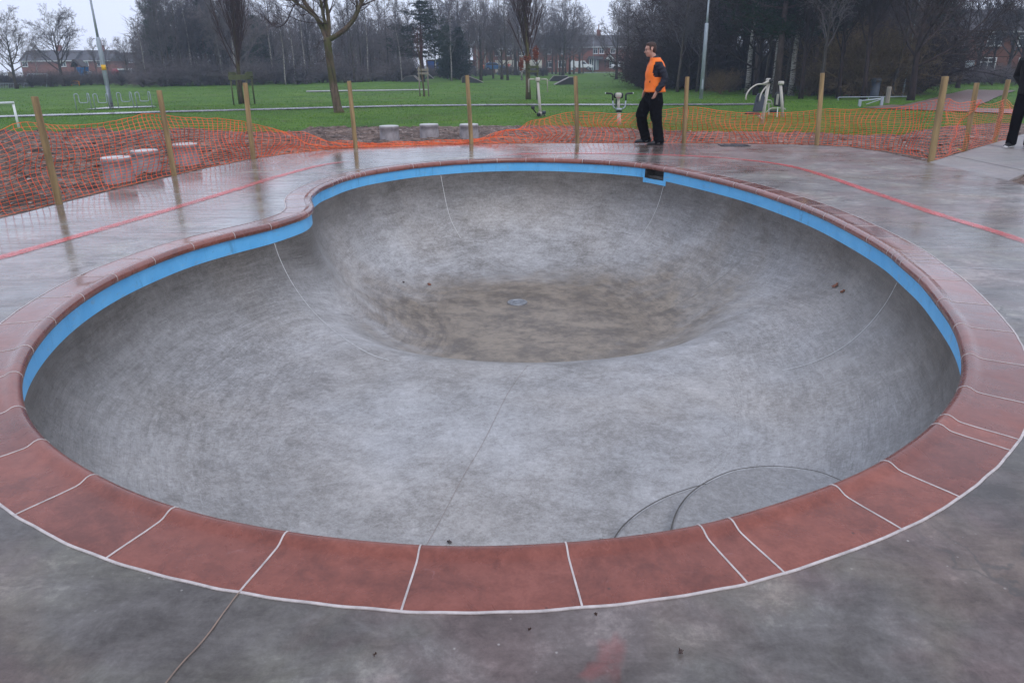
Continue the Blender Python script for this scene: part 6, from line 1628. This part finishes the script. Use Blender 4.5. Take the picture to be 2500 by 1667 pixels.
# vest: a shell over chest and back with real arm holes
def vest_shell(mb, secs, n=48, hole=(1.26, 1.53, .60)):
    vs = []; 
    for (z, cx, a, b_) in secs:
        for k in range(n):
            t = 2 * math.pi * k / n; ct, st = math.cos(t), math.sin(t); e_ = .82
            vs.append((cx + a * (abs(ct) ** e_) * (1 if ct > 0 else -1), b_ * (abs(st) ** e_) * (1 if st > 0 else -1), z))
    fs = []
    for j in range(len(secs) - 1):
        zm = (secs[j][0] + secs[j + 1][0]) / 2
        for k in range(n):
            t = 2 * math.pi * (k + .5) / n; ct = math.cos(t)
            if hole[0] < zm < hole[1]:
                f = (zm - hole[0]) / (hole[1] - hole[0]); w_ = hole[2] * math.sqrt(max(0, 1 - (2 * min(1, f * .8 + .1) - 1) ** 2))
                if abs(ct + .10) < w_: continue
            fs.append((j * n + k, j * n + (k + 1) % n, (j + 1) * n + (k + 1) % n, (j + 1) * n + k))
    mb.add(vs, fs)
vm = MB(); secs = []
for i in range(26):
    t = i / 25; z = .985 + (1.60 - .985) * t
    KX = [(.985, -.025, .195, .205), (1.05, -.022, .188, .20), (1.2, -.012, .172, .20), (1.35, -.012, .170, .212), (1.45, -.022, .152, .205), (1.52, -.022, .125, .165), (1.565, -.008, .098, .115), (1.60, .006, .082, .083)]
    for a, b_ in zip(KX, KX[1:]):
        if a[0] <= z <= b_[0] + 1e-6:
            f = (z - a[0]) / (b_[0] - a[0]); wob = .004 * math.sin(z * 40); secs.append((z, a[1] + (b_[1] - a[1]) * f, a[2] + (b_[2] - a[2]) * f + wob, a[3] + (b_[3] - a[3]) * f)); break
vest_shell(vm, secs); o = vm.build('vest', M_vest, man, True); crumple(o, .008, (7, 7, 6)); md = o.modifiers.new('s', 'SOLIDIFY'); md.thickness = .012; md.offset = 0
MB().tube([P_(.10, .172, 1.20), P_(.045, .199, 1.10), P_(.03, .203, 1.08)], [.002, .003, .002], 5).build('pocket_seam', M_netred, o, True)
MB().box(P_(.115, .166, 1.175), (.028, .006, .034), .5, bev=.002).build('badge', M_blk, o)
MB().tube([P_(x, .0, z) for x, z in ((.172, 1.00), (.165, 1.2), (.158, 1.35), (.132, 1.46), (.095, 1.56))], .0035, 6).build('zip', M_eye, o, True)
# shirt hem and trousers
MB().tube([P_(-.03, 0, .965), P_(-.028, 0, .995)], [(.142, .19), (.148, .192)], 24, True, 1, (1, 0, 0)).build('shirt_hem', M_grey, man, True)
tm2 = MB(); loft(tm2, [P_(-.02, 0, .99), P_(-.02, 0, .92), P_(-.02, 0, .84)], [(.142, .185), (.150, .195), (.135, .19)], 20, (1, 0, 0))
TL = {'far': [(P_(.0, -.09, .95), .115), (P_(.05, -.10, .85), .125), (P_(.115, -.10, .74), .118), (P_(.190, -.10, .585), .100), (P_(.178, -.10, .46), .092), (P_(.135, -.10, .30), .088), (P_(.085, -.10, .14), .088), (P_(.075, -.10, .065), .090)],
      'near': [(P_(-.03, .09, .95), .115), (P_(-.035, .10, .84), .128), (P_(-.04, .10, .72), .115), (P_(-.055, .10, .56), .100), (P_(-.085, .10, .40), .092), (P_(-.115, .10, .22), .088), (P_(-.135, .10, .09), .090), (P_(-.14, .10, .045), .092)]}
for k_, L in TL.items():
    pts, rads = [], []
    for i in range(len(L) - 1):
        for t in range(4):
            f = t / 4; pts.append(L[i][0].lerp(L[i + 1][0], f)); rads.append((L[i][1] + (L[i + 1][1] - L[i][1]) * f) * 1.08 + .006 * math.sin(i * 4 + t * 1.9))
    pts.append(L[-1][0]); rads.append(L[-1][1]); tm2.tube(pts, rads, 16)
o = tm2.build('trousers', M_trou, man); remeshed(o, .011, 1); crumple(o, .014, (8, 8, 5))
shoe(man, P_(.075, -.10, .022), -.05, 1.1, True, M_shoe); shoe(man, P_(-.13, .10, 0), .05, 1.1, True, M_shoe)

# ---- simpler standing figures, same way of building
def figure(P, yaw, S_, label, top, legs, hair, armpose, vest=None, sole=M_sole, lean=0.0, vox=.012, st=0.0):
    root = empty('person', P, yaw, label, 'person'); root.scale = (S_,) * 3; HC_ = V(.06 + lean * 1.5, 0, 1.66)
    b = MB(); HM_ = head_mb(b, HC_, 0, .2 + lean, 1.0); loft(b, [V(.04 + lean * 1.4, 0, 1.60), V(.01 + lean * 1.2, 0, 1.50)], [(.056, .055), (.062, .07)], 14, (1, 0, 0))
    T = [(V(0, 0, .88), (.105, .165)), (V(0, 0, 1.05), (.11, .16)), (V(lean * .6, 0, 1.25), (.12, .18)), (V(lean, 0, 1.42), (.10, .185)), (V(lean * 1.2, 0, 1.50), (.06, .10))]
    loft(b, [a for a, c in T], [c for a, c in T], 18, (1, 0, 0))
    L1 = [(V(0, -.09, .9), .09), (V(.03 + st * .6, -.11, .48), .06), (V(st, -.12, .07), .04)]; L2 = [(V(0, .09, .9), .09), (V(.02 - st * .4, .11, .48), .06), (V(-.02 - st, .12, .07), .04)]
    for L in (L1, L2): b.tube([a for a, c in L], [c for a, c in L], 10)
    arms = armpose(lean)
    for A in arms:
        b.tube([a for a, c in A], [c for a, c in A], 10); d = (A[-1][0] - A[-2][0]); hand_mb(b, A[-1][0], d, V(.2, -A[-1][0].y, -.1), 1, .5, 1 if A[-1][0].y < 0 else -1)
    remeshed(b.build('body', M_skin, root), vox * .8, 2)
    h = MB(); 
    for x, y, z, a, c, e_ in ((-.022, 0, .062, .100, .083, .074), (-.052, 0, .010, .068, .080, .090)): h.ball(HC_ + HM_ @ V(x, y, z), (a, c, e_), 14, 10, HM_)
    remeshed(h.build('hair', hair, root), .01, 1)
    for y in (-1, 1): MB().ball(HC_ + HM_ @ V(.088, y * .030, .006), (.010, .015, .008), 8, 6, HM_).build('eye', M_eye, root, True)
    j = MB(); loft(j, [a + V(0, 0, .0) for a, c in T], [(c[0] + .045, c[1] + .045) for a, c in T], 18, (1, 0, 0))
    for A in arms: j.tube([a for a, c in A], [c + .030 for a, c in A], 12)
    remeshed(j.build('jacket', top, root), vox, 2)
    t = MB(); loft(t, [V(0, 0, .97), V(0, 0, .85)], [(.135, .185), (.13, .185)], 16, (1, 0, 0))
    for L in (L1, L2):
        a, m_, c = [q[0] for q in L]; t.tube([a, a.lerp(m_, .5), m_, m_.lerp(c, .5), V(c.x, c.y, .05)], [.112, .104, .088, .080, .086], 14)
    remeshed(t.build('trousers', legs, root), vox, 2)
    if vest:
        v = MB(); vest_shell(v, [(.92 + .045 * i, lean * max(0, (i * .045 - .1)), .155 - .003 * max(0, i - 9) * 3, .205 - .006 * max(0, i - 10) * 3) for i in range(14)], 36, (1.2, 1.52, .5)); o = v.build('vest', vest, root, True); md = o.modifiers.new('s', 'SOLIDIFY'); md.thickness = .012
    shoe(root, V(st, -.12, 0), -.1, 1.05, False, sole); shoe(root, V(-.02 - st, .12, 0), .1, 1.05, False, sole)
    return root
def arms_pockets(l): return [[(V(l * 1.1, s * .19, 1.44), .056), (V(l - .10, s * .28, 1.17), .042), (V(l * .5 + .02, s * .14, 1.03), .03)] for s in (-1, 1)]
def arms_up(l): return [[(V(l * 1.1, -.19, 1.44), .056), (V(.18, -.24, 1.30), .042), (V(.34, -.18, 1.50), .03)], [(V(l * 1.1, .19, 1.44), .056), (V(.12, .24, 1.22), .042), (V(.32, .16, 1.30), .03)]]
M_blackc = simple('black_hoodie_cloth', (.003, .003, .0035), .9, .2, 9, bump=.5, bdist=.01)
Pb = bz(2487, 361); figure(Pb, math.pi * 1.22, 1.03, 'person in black hoodie and trousers cut off by the right edge, white soled shoes', M_blackc, M_trou, M_blk, arms_pockets, None, M_sole, .04, .012, .05)
Pw1 = gp(1181, 182); s1 = (height_at(Pw1, 156) - Pw1.z) / 1.76
figure(Pw1, math.pi * .5, s1, 'far worker in a bright orange vest standing at the foot of a ladder', M_navyj, M_navyj, M_hair, arms_up, M_vest, M_shoe, .03, .02)
Pw2 = gp(1241, 180); s2 = (height_at(Pw2, 153) - Pw2.z) / 1.76
figure(Pw2, math.pi * .25, s2, 'far worker in a red orange jacket right of the ladder', simple('red_orange_jacket', (.75, .10, .03), .6), M_navyj, M_hair, arms_up, None, M_shoe, .03, .02)
M_alu = simple('aluminium_ladder', (.55, .57, .6), .35, .1, 20, .5)
for u, vb, vt, lab, ln in ((1180, 179, 139, 'aluminium ladder leaning up behind the worker in the bright orange vest', .5), (1324, 176, 140, 'aluminium ladder leaning beside the second upright tree', .8)):
    P = gp(u, vb); H = height_at(P, vt) - P.z; root = empty('ladder', P, 0, lab, 'ladder')
    for x in (-.2, .2): MB().tube([(x, -.2, 0), (x + (.25 if u > 1300 else -.2), ln, H)], .04, 6).build('stile', M_alu, root)
    for k in range(1, 10): f_ = k / 10; xo = (.25 if u > 1300 else -.2) * f_; MB().tube([(-.2 + xo, -.2 + (ln + .2) * f_, H * f_), (.2 + xo, -.2 + (ln + .2) * f_, H * f_)], .02, 5).build('rung', M_alu, root)
P = gp(1214, 182); o = MB().tube([(0, 0, 0), (0, 0, .3)], [.12, .16], 12).build('bucket', M_playblue, None, False, P); tag(o, 'small blue bucket on the grass between the two far workers', 'bucket')
# ------------------------------------------------------------------ sky, sun and air
w = bpy.data.worlds.new('World'); scene.world = w; w.use_nodes = True
nt = w.node_tree; bg = nt.nodes['Background']; bg.inputs['Strength'].default_value = 0.15
sky = nt.nodes.new('ShaderNodeTexSky'); sky.sky_type = 'NISHITA'; sky.sun_disc = False
EL, AZ = R(48), R(155)
sky.sun_elevation = EL; sky.sun_rotation = AZ; sky.air_density = 1.2; sky.dust_density = 4.0; sky.ozone_density = 1.5; sky.altitude = 0
# the cloud cover: an even pale layer mixed over the clear sky
tc = nt.nodes.new('ShaderNodeTexCoord'); sp = nt.nodes.new('ShaderNodeSeparateXYZ'); nt.links.new(tc.outputs['Generated'], sp.inputs[0])
cr_ = nt.nodes.new('ShaderNodeValToRGB'); nt.links.new(sp.outputs[2], cr_.inputs[0])
e = cr_.color_ramp.elements; e[0].position = 0.0; e[0].color = (6.9, 7.4, 8.9, 1); e[1].position = .9; e[1].color = (6.0, 6.7, 8.4, 1)
nz = nt.nodes.new('ShaderNodeTexNoise'); nz.inputs['Scale'].default_value = 2.5; nz.inputs['Detail'].default_value = 5; nt.links.new(tc.outputs['Generated'], nz.inputs['Vector'])
mr = nt.nodes.new('ShaderNodeMapRange'); nt.links.new(nz.outputs['Fac'], mr.inputs[0]); mr.inputs[1].default_value = .3; mr.inputs[2].default_value = .7; mr.inputs[3].default_value = .9; mr.inputs[4].default_value = 1.08
ml = nt.nodes.new('ShaderNodeVectorMath'); ml.operation = 'SCALE'; nt.links.new(cr_.outputs[0], ml.inputs[0]); nt.links.new(mr.outputs[0], ml.inputs['Scale'])
mx = nt.nodes.new('ShaderNodeMix'); mx.data_type = 'RGBA'; mx.inputs[0].default_value = .88
nt.links.new(sky.outputs[0], mx.inputs[6]); nt.links.new(ml.outputs[0], mx.inputs[7]); nt.links.new(mx.outputs[2], bg.inputs[0])
sl = bpy.data.lights.new('sun', 'SUN'); sl.energy = .7; sl.angle = R(25); sl.color = (1, .95, .88)
so = bpy.data.objects.new('sun', sl); COL.objects.link(so)
sd = Vector((math.sin(AZ) * math.cos(EL), math.cos(AZ) * math.cos(EL), math.sin(EL)))
so.rotation_euler = sd.to_track_quat('Z', 'Y').to_euler(); so.location = (0, -5, 30)
HAZE = True
if HAZE:
    hm = bpy.data.materials.new('haze'); hm.use_nodes = True; t = hm.node_tree
    t.nodes.remove(t.nodes['Principled BSDF'])
    pv = t.nodes.new('ShaderNodeVolumePrincipled'); pv.inputs['Color'].default_value = (.68, .79, 1.0, 1); pv.inputs['Density'].default_value = .0010; pv.inputs['Anisotropy'].default_value = 0.2
    t.links.new(pv.outputs[0], t.nodes['Material Output'].inputs['Volume'])
    hz = MB().box((0, 105, 12), (564, 454, 44)).build('haze', hm)
    hz.data.update(); tag(hz, 'thin winter haze over the whole park', 'haze', kind='stuff')
    bmx = bmesh.new(); bmx.from_mesh(hz.data); bmesh.ops.recalc_face_normals(bmx, faces=bmx.faces); bmx.to_mesh(hz.data); bmx.free()
scene.view_settings.view_transform = 'Standard'; scene.view_settings.look = 'None'; scene.view_settings.exposure = 0.0; scene.view_settings.gamma = 1.0
scene.render.engine = 'CYCLES'
scene.cycles.max_bounces = 6; scene.cycles.volume_bounces = 1; scene.cycles.transparent_max_bounces = 8
